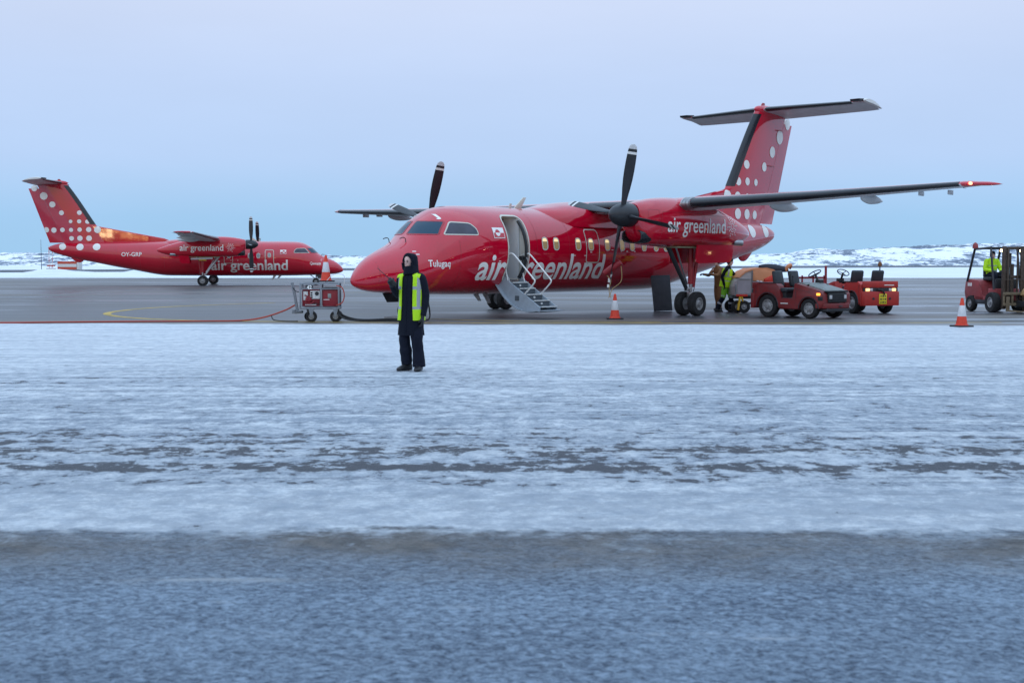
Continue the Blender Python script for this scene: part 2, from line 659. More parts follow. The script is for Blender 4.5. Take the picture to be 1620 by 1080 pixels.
def nac_ring(s, yc, n=40):
    S = [6.92, 7.0, 7.3, 7.9, 8.6, 9.6, 10.8, 11.6, 12.2, 12.7, 12.98, 13.05]
    T = [3.26, 3.29, 3.36, 3.45, 3.49, 3.44, 3.28, 3.08, 2.90, 2.72, 2.60, 2.55]
    B = [2.60, 2.42, 2.12, 2.07, 2.05, 2.04, 2.04, 2.07, 2.16, 2.30, 2.42, 2.49]
    W = [.32, .36, .46, .53, .55, .55, .53, .48, .38, .24, .12, .05]
    t, b, w = pchip(S, T)(s), pchip(S, B)(s), pchip(S, W)(s)
    zc = (t + b) / 2
    pts = []
    for i in range(n):
        a = 2 * PI * i / n
        c, sn = math.cos(a), math.sin(a)
        e = 0.78
        pts.append((-s, yc + w * math.copysign(abs(c) ** e, c), zc + (t - b) / 2 * math.copysign(abs(sn) ** e, sn)))
    return pts


def blade_mb(th, yc, zc, s0, sgn=1, pitch=62):
    """one propeller blade, th = angle from straight up"""
    rad = Vector((0, -math.sin(th), math.cos(th)))
    tan = Vector((0, math.cos(th), math.sin(th)))
    fwd = Vector((1, 0, 0))
    RR = [.26, .36, .5, .75, 1.0, 1.25, 1.5, 1.68, 1.70, 1.77, 1.79, 1.83, 1.85, 1.92, 1.97, 1.985]
    CH = [.15, .16, .20, .27, .31, .32, .31, .29, .288, .278, .274, .262, .255, .215, .13, .04]
    TH = [.15, .13, .09, .06, .045, .036, .030, .026, .026, .025, .025, .024, .024, .02, .016, .012]
    mb = MB()
    rings = []
    for r, c, t in zip(RR, CH, TH):
        p = R(pitch + 14 * (1 - (r - .3) / 1.4))
        cd = (fwd * math.sin(p) + tan * math.cos(p) * sgn)
        td = cd.cross(rad).normalized()
        ring = []
        for k in range(14):
            a = 2 * PI * k / 14
            ring.append(Vector((-s0, yc, zc)) + rad * r + cd * (math.cos(a) * c * .5) + td * (math.sin(a) * t * .5))
        rings.append(ring)
    mb.loft(rings, mi=lambda i: 1 if i == 8 else (2 if i >= 12 else 0))
    # metal erosion strip along the leading edge of the outer half
    return mb


DOTS = [(22.09, 7.0, .217), (21.44, 6.45, .27), (20.85, 5.84, .217), (20.22, 5.24, .174), (18.97, 5.26, .165),
        (19.59, 4.62, .13), (18.99, 4.63, .148), (18.42, 4.61, .156), (21.33, 4.01, .191), (20.79, 3.99, .191),
        (20.18, 4.01, .165), (19.57, 4.01, .148), (18.97, 4.03, .156), (18.34, 4.04, .183), (17.73, 4.03, .24),
        (19.55, 3.4, .165), (18.96, 3.41, .191), (18.32, 3.41, .2)]
DOTS_F = [(20.17, 2.79, .25), (18.92, 2.77, .26), (17.73, 2.78, .27)]
FIN_LE = pchip([3.0, 4.33, 7.3, 7.5], [16.93, 17.81, 19.78, 19.95])
FIN_TE = pchip([2.85, 7.6], [21.02, 22.72])
ZH = 2.93


def flag_bms(x0, x1, z0, z1):
    w, h = x1 - x0, z1 - z0
    zm = (z0 + z1) / 2
    cx = x0 + w * .40
    r = h * .31
    up = [(cx + r * math.cos(PI * k / 14), zm + r * math.sin(PI * k / 14)) for k in range(15)]
    dn = [(cx + r * math.cos(PI + PI * k / 14), zm + r * math.sin(PI + PI * k / 14)) for k in range(15)]
    white = poly_bm([[(x0, z0), (x1, z0), (x1, z1), (x0, z1)]])
    e = .02
    red = poly_bm([up])
    red2 = poly_bm([[(x0 + e, z0 + e), (x1 - e, z0 + e), (x1 - e, zm), (x0 + e, zm)]])
    wh2 = poly_bm([dn])
    return white, join_bm([red, red2]), wh2


def make_aircraft(rname, label, loc, rz, opt):
    root = thing('propeller_airliner', label, 'airplane', loc, rz, 'red propeller airliners on the apron')
    bmf = fus_mesh()
    bmesh.ops.recalc_face_normals(bmf.bm, faces=bmf.bm.faces)
    bvh = BVHTree.FromBMesh(bmf.bm)
    fus = bmf.build('fuselage', M_RED, root, angle=40)
    DOOR = rpoly([(4.74, 1.07), (5.57, 1.07), (5.57, 2.92), (4.74, 2.92)], 0.2)
    if opt['door_open']:
        # cut the doorway through the skin: the vestibule walls come from the cutter
        mb = MB()
        mb.prism([(-a, b) for a, b in DOOR], 0.05, 2.4, 'y')
        cutter = mb.build('cutter', M_CREAM, root)
        bo = fus.modifiers.new('b', 'BOOLEAN')
        bo.object = cutter
        bo.operation = 'DIFFERENCE'
        bo.solver = 'EXACT'
        bo.material_mode = 'TRANSFER'
        bpy.context.view_layer.update()
        me = bpy.data.meshes.new_from_object(fus.evaluated_get(bpy.context.evaluated_depsgraph_get()))
        fus.modifiers.clear()
        fus.data = me
        me.name = 'fuselage'
        me.set_sharp_from_angle(angle=R(40))
        bpy.data.objects.remove(cutter)
    # ---- wing saddle fairing over the cabin
    mb = MB()
    S = [6.6, 7.0, 7.5, 8.0, 8.8, 10.5, 11.5, 12.3, 12.9, 13.3]
    T = [3.10, 3.25, 3.34, 3.43, 3.50, 3.50, 3.44, 3.34, 3.25, 3.12]
    W = [.35, .75, 1.0, 1.1, 1.16, 1.18, 1.1, .9, .6, .2]
    tS, wS = pchip(S, T), pchip(S, W)
    rings = []
    for s in np.arange(6.6, 13.31, .12):
        t, w = tS(s), wS(s)
        rings.append([(-s, w * math.copysign(abs(math.cos(a)) ** .8, math.cos(a)), 2.75 + (t - 2.75) * (math.sin(a) ** .75 if math.sin(a) > 0 else -.1)) for a in [2 * PI * i / 36 for i in range(36)]])
    mb.loft(rings)
    mb.build('wing_fairing', M_RED, root)
    # ---- wings
    for sd in (1, -1):
        st = [(0.0, 8.62, 2.46, 3.28, .17), (sd * 3.4, 8.62, 2.46, 3.28, .17), (sd * 4.6, 8.66, 2.40, 3.30, .17), (sd * 8.5, 9.10, 1.80, 3.42, .15), (sd * 12.35, 9.60, 1.22, 3.575, .13)]
        w = airfoil_loft('wing', st, root, [M_RED, M_GREYU])
        inner = [(sd * .9, 8.62, 2.46, 3.28, .17), (sd * 3.38, 8.62, 2.46, 3.28, .17)]
        outer = [(sd * 4.75, 8.675, 2.38, 3.305, .17), (sd * 8.5, 9.10, 1.80, 3.42, .15), (sd * 12.3, 9.594, 1.227, 3.573, .13)]
        boot_strip('inner_boot', inner, w, M_BLACK, frac=.08)
        boot_strip('outer_boot', outer, w, M_BLACK, frac=.08)
        # rounded red wing tip
        mb = MB()
        rings = []
        for u in [0, .25, .5, .7, .85, .95, 1.0]:
            sc = math.sqrt(max(1 - u * u, 0.0008))
            rings.append(wing_section(sd * (12.352 + .6 * u), 9.60 + 1.1 * u * u * .95, 1.225 * (1 - .86 * u * u), 3.576 + .02 * u, .132 * sc / (1 - .86 * u * u) * .9 if u > .6 else .132 * sc))
        mb.loft(rings)
        tip = mb.build('wing_tip', M_RED, w, angle=45)
        mb = MB()
        mb.lathe([(.03, -.05), (.04, .0), (.038, .05), (.02, .085), (.002, .095)], (-9.74, sd * 12.55, 3.585), (1, 0, 0), 12)
        mb.build('navigation_light', M_NAV if (opt['lights'] and sd > 0) else M_HEADL, w)
        # flap hinge fairings
        for yy, ln, zz in ((6.75, 1.55, 3.26), (9.55, 1.25, 3.36)):
            mb = MB()
            rings = []
            for u in np.linspace(0, 1, 14):
                rr = (.03 + .17 * math.sin(PI * min(1, u * 1.02) ** .8) ** .8) * (ln / 1.35)
                cx = 9.75 + u * ln
                rings.append([(-(cx), sd * yy + rr * .62 * math.cos(a), zz - .02 - .06 * u + rr * .75 * math.sin(a)) for a in [2 * PI * i / 14 for i in range(14)]])
            mb.loft(rings)
            mb.build('flap_fairing', M_GREYU, w)
        for yy in (10.9, 11.7):
            mb = MB()
            mb.box((-10.5, sd * yy, 3.42), (.3, .04, .12), bev=.015)
            mb.build('aileron_hinge', M_GREYU, w)
        for yy in (11.2, 11.9):
            mb = MB()
            mb.tube([(-10.82, sd * yy, 3.545), (-11.02, sd * yy, 3.54)], [.009, .004], 5)
            mb.build('static_wick', M_CABLE, w)
        # ---- engine nacelle
        yc = sd * 3.94
        mb = MB()
        mb.loft([nac_ring(s, yc) for s in [6.92, 6.95, 7.0, 7.1, 7.2, 7.3, 7.5, 7.7] + list(np.arange(7.9, 12.7, .25)) + [12.7, 12.85, 12.95, 13.02, 13.05]])
        bmesh.ops.recalc_face_normals(mb.bm, faces=mb.bm.faces)
        nb = BVHTree.FromBMesh(mb.bm)
        nac = mb.build('engine_nacelle', M_RED, root, angle=45)
        # chin air intake
        mb = MB()
        def lip(s, k, dz=0.0, n=28):
            return [(-s, yc + .37 * k * math.copysign(abs(math.cos(a)) ** .7, math.cos(a)), 2.34 + dz + .2 * k * math.copysign(abs(math.sin(a)) ** .7, math.sin(a))) for a in [2 * PI * i / n for i in range(n)]]
        mb.loft([lip(7.75, .9, .03), lip(7.4, 1.04), lip(7.1, 1.02), lip(6.99, .97), lip(6.975, .92), lip(6.99, .86)], cap0=False, cap1=False)
        mb.loft([lip(6.992, .86), lip(7.35, .8)], mi=1, cap0=False, cap1=True)
        mb.build('air_intake', [M_BLACK, M_BLKPL], nac)
        # exhaust on the outer flank and small access scoops
        mb = MB()
        mb.tube([(-11.75, yc + sd * .30, 2.22), (-12.1, yc + sd * .40, 2.20)], [.10, .095], 14)
        mb.tube([(-12.101, yc + sd * .4005, 2.20), (-12.106, yc + sd * .402, 2.20)], [.08, .08], 14, mi=1)
        mb.build('exhaust_stub', [M_STEEL, M_BLKPL], nac)
        if opt['open_cowl']:
            # bare metal cuff where the leading edge meets the nacelle
            boot_strip('wing_root_cuff', [(sd * 4.43, 8.655, 2.41, 3.30, .17), (sd * 4.74, 8.67, 2.39, 3.304, .17)], w, M_STEEL, frac=.14, grow=.006)
            for q in (4.47, 4.58, 4.69):
                boot_strip('cuff_rib', [(sd * (q - .022), 8.655, 2.41, 3.30, .172), (sd * (q + .022), 8.665, 2.40, 3.303, .172)], w, M_STEEL, frac=.12, grow=.028)
        # ---- lettering and dotted badge on both flanks of the nacelle
        for q in (1, -1):
            wr = wrap_side(nb, q)
            if (q > 0) != (sd > 0):
                continue
            def wrn(x, y, q=q, yc=yc, nb=nb):
                h, nrm, i, d = nb.ray_cast(Vector((-x, yc + q * 3, y)), Vector((0, -q, 0)), 3.2)
                if h is None:
                    h, nrm, i, d = nb.find_nearest(Vector((-x, yc + q * .5, y)))
                return h + Vector((0, q * .009, 0))
            if q > 0:
                t = text_fit('air greenland', 8.0, 11.0, 2.48, .43, bold=.010)
                bx, sx_ = 11.42, 1
            else:
                t = text_fit('air greenland', 11.42, 8.42, 2.48, .43, bold=.010)
                bx, sx_ = 7.93, -1
            decal('lettering', t, wrn, M_LETTER, nac, .12)
            polys = []
            for k in range(12):
                a = 2 * PI * k / 12 + .1
                for j in range(3 if k % 2 else 4):
                    rr = .09 + .075 * j
                    polys.append(disc(bx + rr * math.cos(a) * .95, 2.70 + rr * math.sin(a), .021 if j else .017, 8))
            decal('dotted_badge', poly_bm(polys), wrn, M_LETTER, nac, .2)
            seams = []
            for c_ in ([(7.75, 2.2), (9.75, 2.2), (9.75, 3.05), (7.75, 3.05)], [(9.85, 2.2), (11.2, 2.2), (11.2, 3.0), (9.85, 3.0)], [(7.2, 2.75), (7.65, 2.75), (7.65, 3.1), (7.2, 3.1)]):
                o_ = rpoly(c_, .06)
                seams.append(ring_bm(o_, inset(o_, .012)))
            decal('cowl_seam', join_bm(seams), lambda x, y: wrn(x, y) - Vector((0, q * .005, 0)), M_REDD, nac, .12)
        # ---- propeller
        th0 = opt['prop'][0 if sd > 0 else 1]
        mb = MB()
        prof = [(.005, .0), (.06, .012), (.13, .06), (.20, .14), (.26, .25), (.30, .37), (.33, .52), (.338, .66), (.335, .86), (.31, .87)]
        mb.lathe([(r, -h) for r, h in prof], (-6.02, yc, ZH), (1, 0, 0), 32)
        spn = mb.build('propeller_spinner', M_PROP, root)
        for k in range(4):
            blade_mb(th0 + k * PI / 2, yc, ZH, 6.52, -1, opt['pitch']).build('blade', [M_PROP, M_WHITE, M_GREYU], spn)
        # ---- main landing gear
        mb = MB()
        mb.rod((-9.95, yc, 2.1), (-9.93, yc, .95), .085, .085, 14)
        mb.rod((-9.93, yc, .95), (-9.91, yc, .36), .055, .055, 12, 1)
        mb.rod((-10.2, yc + sd * .10, 2.1), (-10.05, yc, .85), .06, .055, 10, 0)
        mb.rod((-9.91, yc - .36, .36), (-9.91, yc + .36, .36), .055, .055, 10, 1)
        mb.box((-9.93, yc, .62), (.16, .2, .22), bev=.03, mi=1)
        mb.tube(smooth_path([(-10.1, yc, 1.5), (-10.16, yc, 1.0), (-10.05, yc, .6), (-9.98, yc + .1, .42)], 5), .012, 6, 2)
        gear = mb.build('main_landing_gear', [M_REDD, M_STEEL, M_CABLE], root)
        mb = MB()
        mb.rod((-8.75, yc - sd * .02, 2.1), (-9.72, yc, .80), .075, .06, 12, 0)
        mb.rod((-8.95, yc + .12, 2.1), (-9.70, yc + .03, .95), .028, .028, 8, 1)
        mb.box((-9.75, yc, .80), (.14, .14, .12), bev=.02, mi=1)
        mb.build('drag_strut', [M_DARKST if opt['door_open'] else M_STEEL, M_STEEL], gear)
        for q in (-.24, .24):
            wheel(gear, Vector((-9.91, yc + q, .36)), .365, .24, Vector((0, 1 if q > 0 else -1, 0)), .19)
        # wheel bay and open gear doors under the nacelle
        mb = MB()
        mb.box((-10.0, yc, 2.045), (2.6, .72, .03), mi=0)
        mb.build('wheel_bay', M_BAY, nac)
        for q in (-1, 1):
            mb = MB()
            g0 = 9.5 if opt['door_open'] else 10.75
            mb.prism([(-g0 - .05, 2.12), (-g0 + .02, 1.62), (-g0 - .1, 1.57), (-11.3, 1.60), (-11.42, 1.72), (-11.5, 2.14)], yc + q * .46, yc + q * .50, 'y')
            mb.build('gear_door', M_RED, nac)
        if not opt['door_open']:
            mb = MB()
            mb.box((-9.9, yc, 1.9), (.5, .5, .25), bev=.04, mi=0)
            mb.tube([(-9.2, yc - .25, 1.95), (-10.7, yc - .25, 1.9)], .07, 8, 1)
            mb.build('bay_equipment', [M_YELLOWP, M_GREYU], nac)
    # ---- nose gear
    mb = MB()
    mb.rod((-2.0, 0, .85), (-2.05, 0, .26), .06, .05, 12, 0)
    mb.rod((-2.05, -.2, .25), (-2.05, .2, .25), .04, .04, 10, 0)
    mb.rod((-2.55, 0, .8), (-2.08, 0, .45), .035, .03, 8, 0)
    ng = mb.build('nose_landing_gear', M_STEEL, root)
    for q in (-.17, .17):
        wheel(ng, Vector((-2.05, q, .25)), .25, .16, Vector((0, 1 if q > 0 else -1, 0)), .12)
    for q in (-1, 1):
        mb = MB()
        mb.prism([(-1.30, .80), (-2.0, .76), (-1.92, .50), (-1.50, .50)], q * .30 - .012, q * .30 + .012, 'y')
        mb.build('nose_gear_door', M_DARKST, root)
    # ---- belly blade antennas
    for s, h in ((4.55, .22), (4.95, .3)):
        mb = MB()
        mb.prism([(-s, .69), (-s - .22, .69), (-s - .36, .69 - h), (-s - .24, .69 - h)], -.012, .012, 'y', bev=.004)
        mb.build('belly_antenna', M_GREYU, root)
    mb = MB()
    mb.prism([(-6.28, 3.2), (-6.60, 3.2), (-6.86, 3.56), (-6.74, 3.57)], -.02, .02, 'y', bev=.008)
    mb.build('roof_antenna', M_FRAMEW, root)
    mb = MB()
    mb.prism([(-6.1, 3.22), (-6.2, 3.22), (-6.22, 3.36), (-6.14, 3.36)], -.012, .012, 'y')
    mb.build('roof_aerial', M_FRAMEW, root)
    # ---- fin, dorsal fin, rudder
    mb = MB()
    zz = list(np.linspace(2.7, 7.38, 30))
    rings = []
    def finring(z, x0, x1, th, n=12):
        le, te = FIN_LE(max(z, 3.0)), FIN_TE(z)
        c = te - le
        pts = []
        af = [(x, t) for x, t in airfoil(18)]
        for x, t in af:
            if x0 - 1e-6 <= x <= x1 + 1e-6:
                pts.append((-(le + x * c), t * th * 1.0, z))
        return pts
    thf = pchip([2.7, 7.5], [.48, .30])
    for z in zz:
        rings.append(finring(z, 0, .75, thf(z)))
    mb.loft(rings)
    bmesh.ops.recalc_face_normals(mb.bm, faces=mb.bm.faces)
    full = MB()
    full.loft([finring(z, 0, 1, thf(z)) for z in zz])
    full.bm.normal_update()
    finb = BVHTree.FromBMesh(full.bm)
    full.bm.free()
    fin = mb.build('tail_fin', M_RED, root, angle=40)
    mb = MB()
    mb.loft([[(p[0] - .012, p[1], p[2]) for p in finring(z, .745, 1, thf(z))] for z in np.linspace(3.08, 6.98, 20)])
    rud = mb.build('rudder', M_RED, root, angle=40)
    mb = MB()
    for z in np.linspace(3.9, 6.7, 3):
        le, te = FIN_LE(z), FIN_TE(z)
        mb.box((-(le + .66 * (te - le)), .17, z), (.5, .02, .03), bev=.005)
    mb.build('rudder_hinge', M_REDD, rud)
    # fin leading edge boot
    mb = MB()
    rings = []
    for z in np.linspace(4.42, 7.22, 16):
        le, c, th = FIN_LE(z), FIN_TE(z) - FIN_LE(z), thf(z)
        pts = []
        for i in range(13):
            u = -1 + i / 6
            x = (.34 / c) * u * u
            t = 5 * (0.2969 * math.sqrt(x) - 0.126 * x - 0.3516 * x * x + 0.2843 * x**3 - 0.1036 * x**4)
            pts.append((-(le + x * c) + .005 * (1 - abs(u)), math.copysign(t * th + .005 * abs(u) ** .5, u), z))
        rings.append(pts)
    mb.loft(rings, cap0=False, cap1=False, closed=False)
    mb.build('fin_boot', M_BLACK, fin, angle=60)
    mb = MB()
    rings = []
    for s in np.linspace(12.2, 18.6, 24):
        t = np.interp(s, [12.2, 13.0, 17.75, 18.6], [3.1, 3.42, 4.30, 4.55])
        w = np.interp(s, [12.2, 14, 18.6], [.05, .11, .16])
        rings.append([(-s, w, 2.9), (-s, w * .95, t - .08), (-s, w * .6, t - .02), (-s, 0, t), (-s, -w * .6, t - .02), (-s, -w * .95, t - .08), (-s, -w, 2.9)])
    mb.loft(rings)
    bmesh.ops.recalc_face_normals(mb.bm, faces=mb.bm.faces)
    dorb = BVHTree.FromBMesh(mb.bm)
    mb.build('dorsal_fin', M_RED, root, angle=18)
    # fin top bullet
    mb = MB()
    rings = []
    for u in np.linspace(0, 1, 16):
        s = 19.72 + 2.5 * u
        rr = .25 * math.sqrt(max(1 - (1 - u / .35) ** 2, .001)) if u < .35 else .25 * (1 - ((u - .35) / .65) ** 1.6) + .01
        rings.append([(-s, rr * .72 * math.cos(a), 7.38 + .02 + rr * .8 * math.sin(a)) for a in [2 * PI * i / 18 for i in range(18)]])
    mb.loft(rings)
    mb.build('fin_cap', M_RED, fin)
    mb = MB()
    mb.prism([(-20.2, 7.55), (-20.5, 7.55), (-20.45, 7.68), (-20.32, 7.68)], -.02, .02, 'y', bev=.006)
    mb.build('beacon', M_REDD, fin)
    # ---- tailplane
    for sd in (1, -1):
        st = [(0.0, 20.1, 1.85, 7.42, .12, 0, 1, .22), (sd * 3.6, 20.72, 1.33, 7.44, .11, 0, 1, .2), (sd * 3.95, 20.80, 1.22, 7.44, .09, 0, 1, .19)]
        tp = airfoil_loft('tailplane', st, root, [M_RED, M_GREYU])
        boot_strip('tailplane_boot', [(sd * .22, 20.14, 1.82, 7.42, .12), (sd * 3.5, 20.70, 1.34, 7.44, .11)], tp, M_BLACK, frac=.10)
        mb = MB()
        mb.loft([wing_section(sd * (3.955 + d), 20.72 + .25 * d, 1.32 - .3 * d, 7.46 + .02, .14 - .5 * d, 0, 1, .2) for d in (0, .05, .09)])
        mb.build('tailplane_tip', M_WHITE, tp)
        mb = MB()
        mb.prism([(-20.45, 7.52), (-20.95, 7.56), (-21.0, 7.46), (-20.5, 7.44)], sd * 3.55, sd * 3.93, 'y', bev=.02)
        mb.build('elevator_horn', M_BLACK, tp)
    # ---- tail skid under the rear fuselage
    mb = MB()
    rings = []
    for u in np.linspace(0, 1, 12):
        s = 18.75 + .95 * u
        d = .34 * math.sin(PI * u ** .8) ** .8 + .01
        top = fb_(s) + .15
        rings.append([(-s, .12 * math.cos(a) * (.4 + .6 * math.sin(PI * u)), top - .1 + (d + .02) * .8 * min(0.3, math.sin(a))) for a in [2 * PI * i / 14 for i in range(14)]])
    mb.loft(rings)
    mb.build('tail_bumper', M_RED, root)
    # ---- dots, lettering, flags, windows: both flanks
    for sd in (1, -1):
        wf = wrap_side(bvh, sd, .008)
        wr = wrap_round(bvh, sd, 1.93, 1.27, .008)
        wfin = wrap_side(finb, sd, .014)
        polys = []
        for s, z, r in DOTS:
            pts = disc(s, z, r)
            lo = FIN_LE(z) + .36 if z > 4.3 else FIN_LE(z)
            if s - r > FIN_LE(z) + .02 and not (z > 4.3 and s - r < lo) and s + r < FIN_TE(z - r * .8) - .02:
                polys.append(pts)
            else:   # dots trimmed by the boot or the trailing edge
                q = []
                for x, y in pts:
                    l2 = (FIN_LE(y) + .36) if y > 4.36 else 16.2
                    q.append((min(max(x, l2), FIN_TE(y) - .01), y))
                polys.append(q)
        def wtail(x, y, sd=sd, wfin=wfin):
            if x < FIN_LE(max(y, 3)) + .3 and y < 4.36:
                h, nrm, i, d = dorb.ray_cast(Vector((-x, sd * 3, y)), Vector((0, -sd, 0)), 4)
                g = wfin(x, y) if x > FIN_LE(max(y, 3)) + .02 else None
                if h is not None:
                    p = h + Vector((0, sd * .012, 0))
                    if g is None or abs(p.y) > abs(g.y):
                        return p
                if g is not None:
                    return g
            return wfin(x, y)
        decal('tail_dots', poly_bm(polys), wtail, M_LETTER, fin, .2)
        decal('fuselage_dots', poly_bm([disc(s, z, r, 32, r * .92) for s, z, r in DOTS_F]), wf, M_LETTER, root, .1)
        # big lettering low on the barrel
        if sd > 0:
            t = text_fit('air greenland', 3.58, 9.16, -.87, .80, bold=.018)
        else:
            t = text_fit('air greenland', 9.60, 4.07, -.87, .80, bold=.018)
        if opt['door_open'] and sd > 0:
            for x_ in (4.735, 5.60):
                bmesh.ops.bisect_plane(t, geom=t.verts[:] + t.edges[:] + t.faces[:], dist=1e-6, plane_co=(x_, 0, 0), plane_no=(1, 0, 0))
            bmesh.ops.delete(t, geom=[f for f in t.faces if 4.735 < f.calc_center_median().x < 5.60], context='FACES')
        decal('lettering', t, wr, M_LETTER, root, .10)
        nm = opt['name']
        if sd > 0:
            t = text_fit(nm, 1.87, 2.55, 1.48, .18, bold=.012)
        else:
            t = text_fit(nm, 2.46, 1.66, 1.50, .19, bold=.012)
        decal('name_lettering', t, wf, M_LETTER, root, .1)
        # registration on the rear fuselage
        if opt['reg']:
            t = text_fit(opt['reg'], 14.5, 15.95, 2.10, .29, bold=.012) if sd > 0 else text_fit(opt['reg'], 15.95, 14.5, 2.10, .29, bold=.012)
            decal('registration', t, wf, M_LETTER, root, .12)
        if opt['mark']:
            t = text_fit(opt['mark'], 2.58, 2.69, 2.82, .11, bold=.05) if sd > 0 else text_fit(opt['mark'], 2.69, 2.58, 2.82, .11, bold=.05)
            decal('nose_mark', t, wf, M_LETTER, root, .1)
        w_, r_, w2_ = flag_bms(4.17, 4.61, 2.28, 2.58)
        fl = decal('flag', w_, wf, M_LETTER, root, .1)
        decal('flag_red_field', r_, wrap_side(bvh, sd, .013), M_RED, fl, .1)
        decal('flag_half_disc', w2_, wrap_side(bvh, sd, .018), M_LETTER, fl, .1)
        # cockpit glazing
        def wfront(x, y, off=.006, sd=sd):
            h, nrm, i, d = bvh.ray_cast(Vector((1, sd * x, y)), Vector((-1, 0, 0)), 6)
            return h + nrm * (off if nrm.x > 0 else -off)
        wd = rpoly([(.07, 2.36), (.87, 2.345), (.74, 2.735), (.07, 2.75)], .06)
        f0 = decal('windshield', poly_bm([inset(wd, .025)]), wfront, M_GLASS, root, .05)
        decal('windshield_frame', ring_bm(wd, inset(wd, .025)), lambda x, y: wfront(x, y, .008), M_REDD, f0, .05)
        ss_ = [(2.47, 2.345), (3.62, 2.345), (3.60, 2.54), (3.42, 2.70), (2.80, 2.725)]
        sw = rpoly(ss_, .08)
        f1 = decal('cockpit_side_window', poly_bm([inset(sw, .03)]), wrap_side(bvh, sd, .006), M_SIDEGL, root, .07)
        decal('side_window_frame', ring_bm(sw, inset(sw, .03)), wrap_side(bvh, sd, .008), M_FRAMEW, f1, .07)
        # cabin windows
        wlist = [6.30, 6.81, 7.83, 8.44, 9.25, 10.0, 10.52, 11.15, 11.8, 12.35] if sd > 0 else [6.19, 6.81, 8.30, 9.25, 10.0, 10.52, 11.15]
        for i, s in enumerate(wlist):
            o_ = rpoly([(s - .135, 1.955), (s + .135, 1.955), (s + .135, 2.345), (s - .135, 2.345)], .13)
            lit = opt['door_open'] and sd > 0
            fr = decal('cabin_window', ring_bm(o_, inset(o_, .038)), wrap_side(bvh, sd, .010), M_FRAMEW, root, .06)
            inn = inset(o_, .038)
            decal('window_pane', poly_bm([inn]), wrap_side(bvh, sd, .007), (M_PANE if lit else M_PANEDK), fr, .06)
            if lit and i < 5:
                zc_ = 2.17
                sh = [p for p in inn if p[1] > zc_]
                decal('lit_pane_top', poly_bm([sh]), wrap_side(bvh, sd, .009), M_PANEL2, fr, .06)  # upper half of the pane glows, standing in for cabin light
        # door outlines
        outl = []
        if sd > 0:
            emg = rpoly([(8.20, 1.58), (8.86, 1.58), (8.86, 2.62), (8.20, 2.62)], .14)
            outl.append(ring_bm(emg, inset(emg, .035)))
            big = DOOR
            outl.append(ring_bm(inset(big, -.05), inset(big, -.002)))
        else:
            d1 = rpoly([(5.06, 1.12), (5.72, 1.12), (5.72, 2.60), (5.06, 2.60)], .15)
            d2 = rpoly([(8.02, 1.58), (8.66, 1.58), (8.66, 2.62), (8.02, 2.62)], .14)
            outl += [ring_bm(d1, inset(d1, .045)), ring_bm(d2, inset(d2, .035))]
            o_ = rpoly([(5.28, 2.02), (5.52, 2.02), (5.52, 2.36), (5.28, 2.36)], .12)
            fr = decal('cabin_window', ring_bm(o_, inset(o_, .04)), wrap_side(bvh, sd, .010), M_FRAMEW, root, .06)
            decal('window_pane', poly_bm([inset(o_, .04)]), wrap_side(bvh, sd, .007), M_PANEDK, fr, .06)
        for ob_ in outl:
            decal('door_outline', ob_, wrap_side(bvh, sd, .009), M_FRAMEW, root, .08)
        # skin joints and small stencils
        mbp = []
        for s, z0, z1 in ((7.42, 1.0, 3.0), (12.9, 1.2, 2.9), (3.95, .95, 2.2), (5.95, 1.0, 3.12), (2.9, .9, 2.2), (9.8, 1.0, 2.1), (14.6, 1.3, 2.9), (16.3, 1.6, 2.9), (.55, 1.0, 1.6)):
            mbp.append(poly_bm([[(s, z0), (s + .012, z0), (s + .012, z1), (s, z1)]]))
        decal('skin_joint', join_bm(mbp), wrap_side(bvh, sd, .003), M_REDD, root, .1)
        mbp = []
        for s, z in ((7.62, 1.80), (8.12, 1.80), (8.4, 1.90), (9.45, 1.98), (9.9, 1.94), (10.2, 1.94), (10.6, 1.94), (1.55, 1.88), (1.60, 1.80), (4.35, 1.62)):
            mbp.append(poly_bm([[(s, z), (s + .09, z), (s + .09, z + .022), (s, z + .022)]]))
        decal('stencil', join_bm(mbp), wrap_side(bvh, sd, .004), M_LETTER, root, .2)
    # pitot hook ahead of the windshield
    mb = MB()
    for sd in (1, -1):
        h, nrm, i, d = bvh.ray_cast(Vector((-1.62, sd * .34, 5)), Vector((0, 0, -1)), 6)
        mb.tube(smooth_path([h - Vector((0, 0, .02)), h + Vector((.02, 0, .09)), h + Vector((.10, 0, .12)), h + Vector((.22, 0, .09))], 5), .012, 6)
    mb.build('pitot_probe', M_CABLE, root)
    if opt['door_open']:
        interior(root)
        airstair(root)
    return root


def wheel(parent, c, r, w, ax, rim):
    mb = MB()
    prof = [(rim, -w * .42), (r * .80, -w * .5), (r * .93, -w * .46), (r * .985, -w * .33), (r, -w * .15), (r * .988, -w * .13), (r * .988, -w * .10), (r, -w * .08), (r, w * .08), (r * .988, w * .10), (r * .988, w * .13), (r, w * .15), (r * .985, w * .33), (r * .93, w * .46), (r * .80, w * .5), (rim, w * .42)]
    mb.lathe(prof, c, ax, 30, 0, cap=False)
    mb.lathe([(rim, -w * .42), (.01, -w * .42)], c, ax, 20, 1, cap=False)
    mb.lathe([(rim, w * .42), (rim * .93, w * .44), (rim * .86, w * .30), (rim * .62, w * .26), (rim * .50, w * .36), (rim * .34, w * .40), (rim * .30, w * .52), (.005, w * .53)], c, ax, 24, 1, cap=False)
    a, b = frame_from(ax)
    for k in range(6):
        d = a * math.cos(k * PI / 3) + b * math.sin(k * PI / 3)
        mb.rod(c + ax * (w * .27) + d * rim * .74, c + ax * (w * .30) + d * rim * .74, rim * .085, None, 8, 2)
    return mb.build('wheel', [M_TYRE, M_RIM, M_BLKPL], parent)


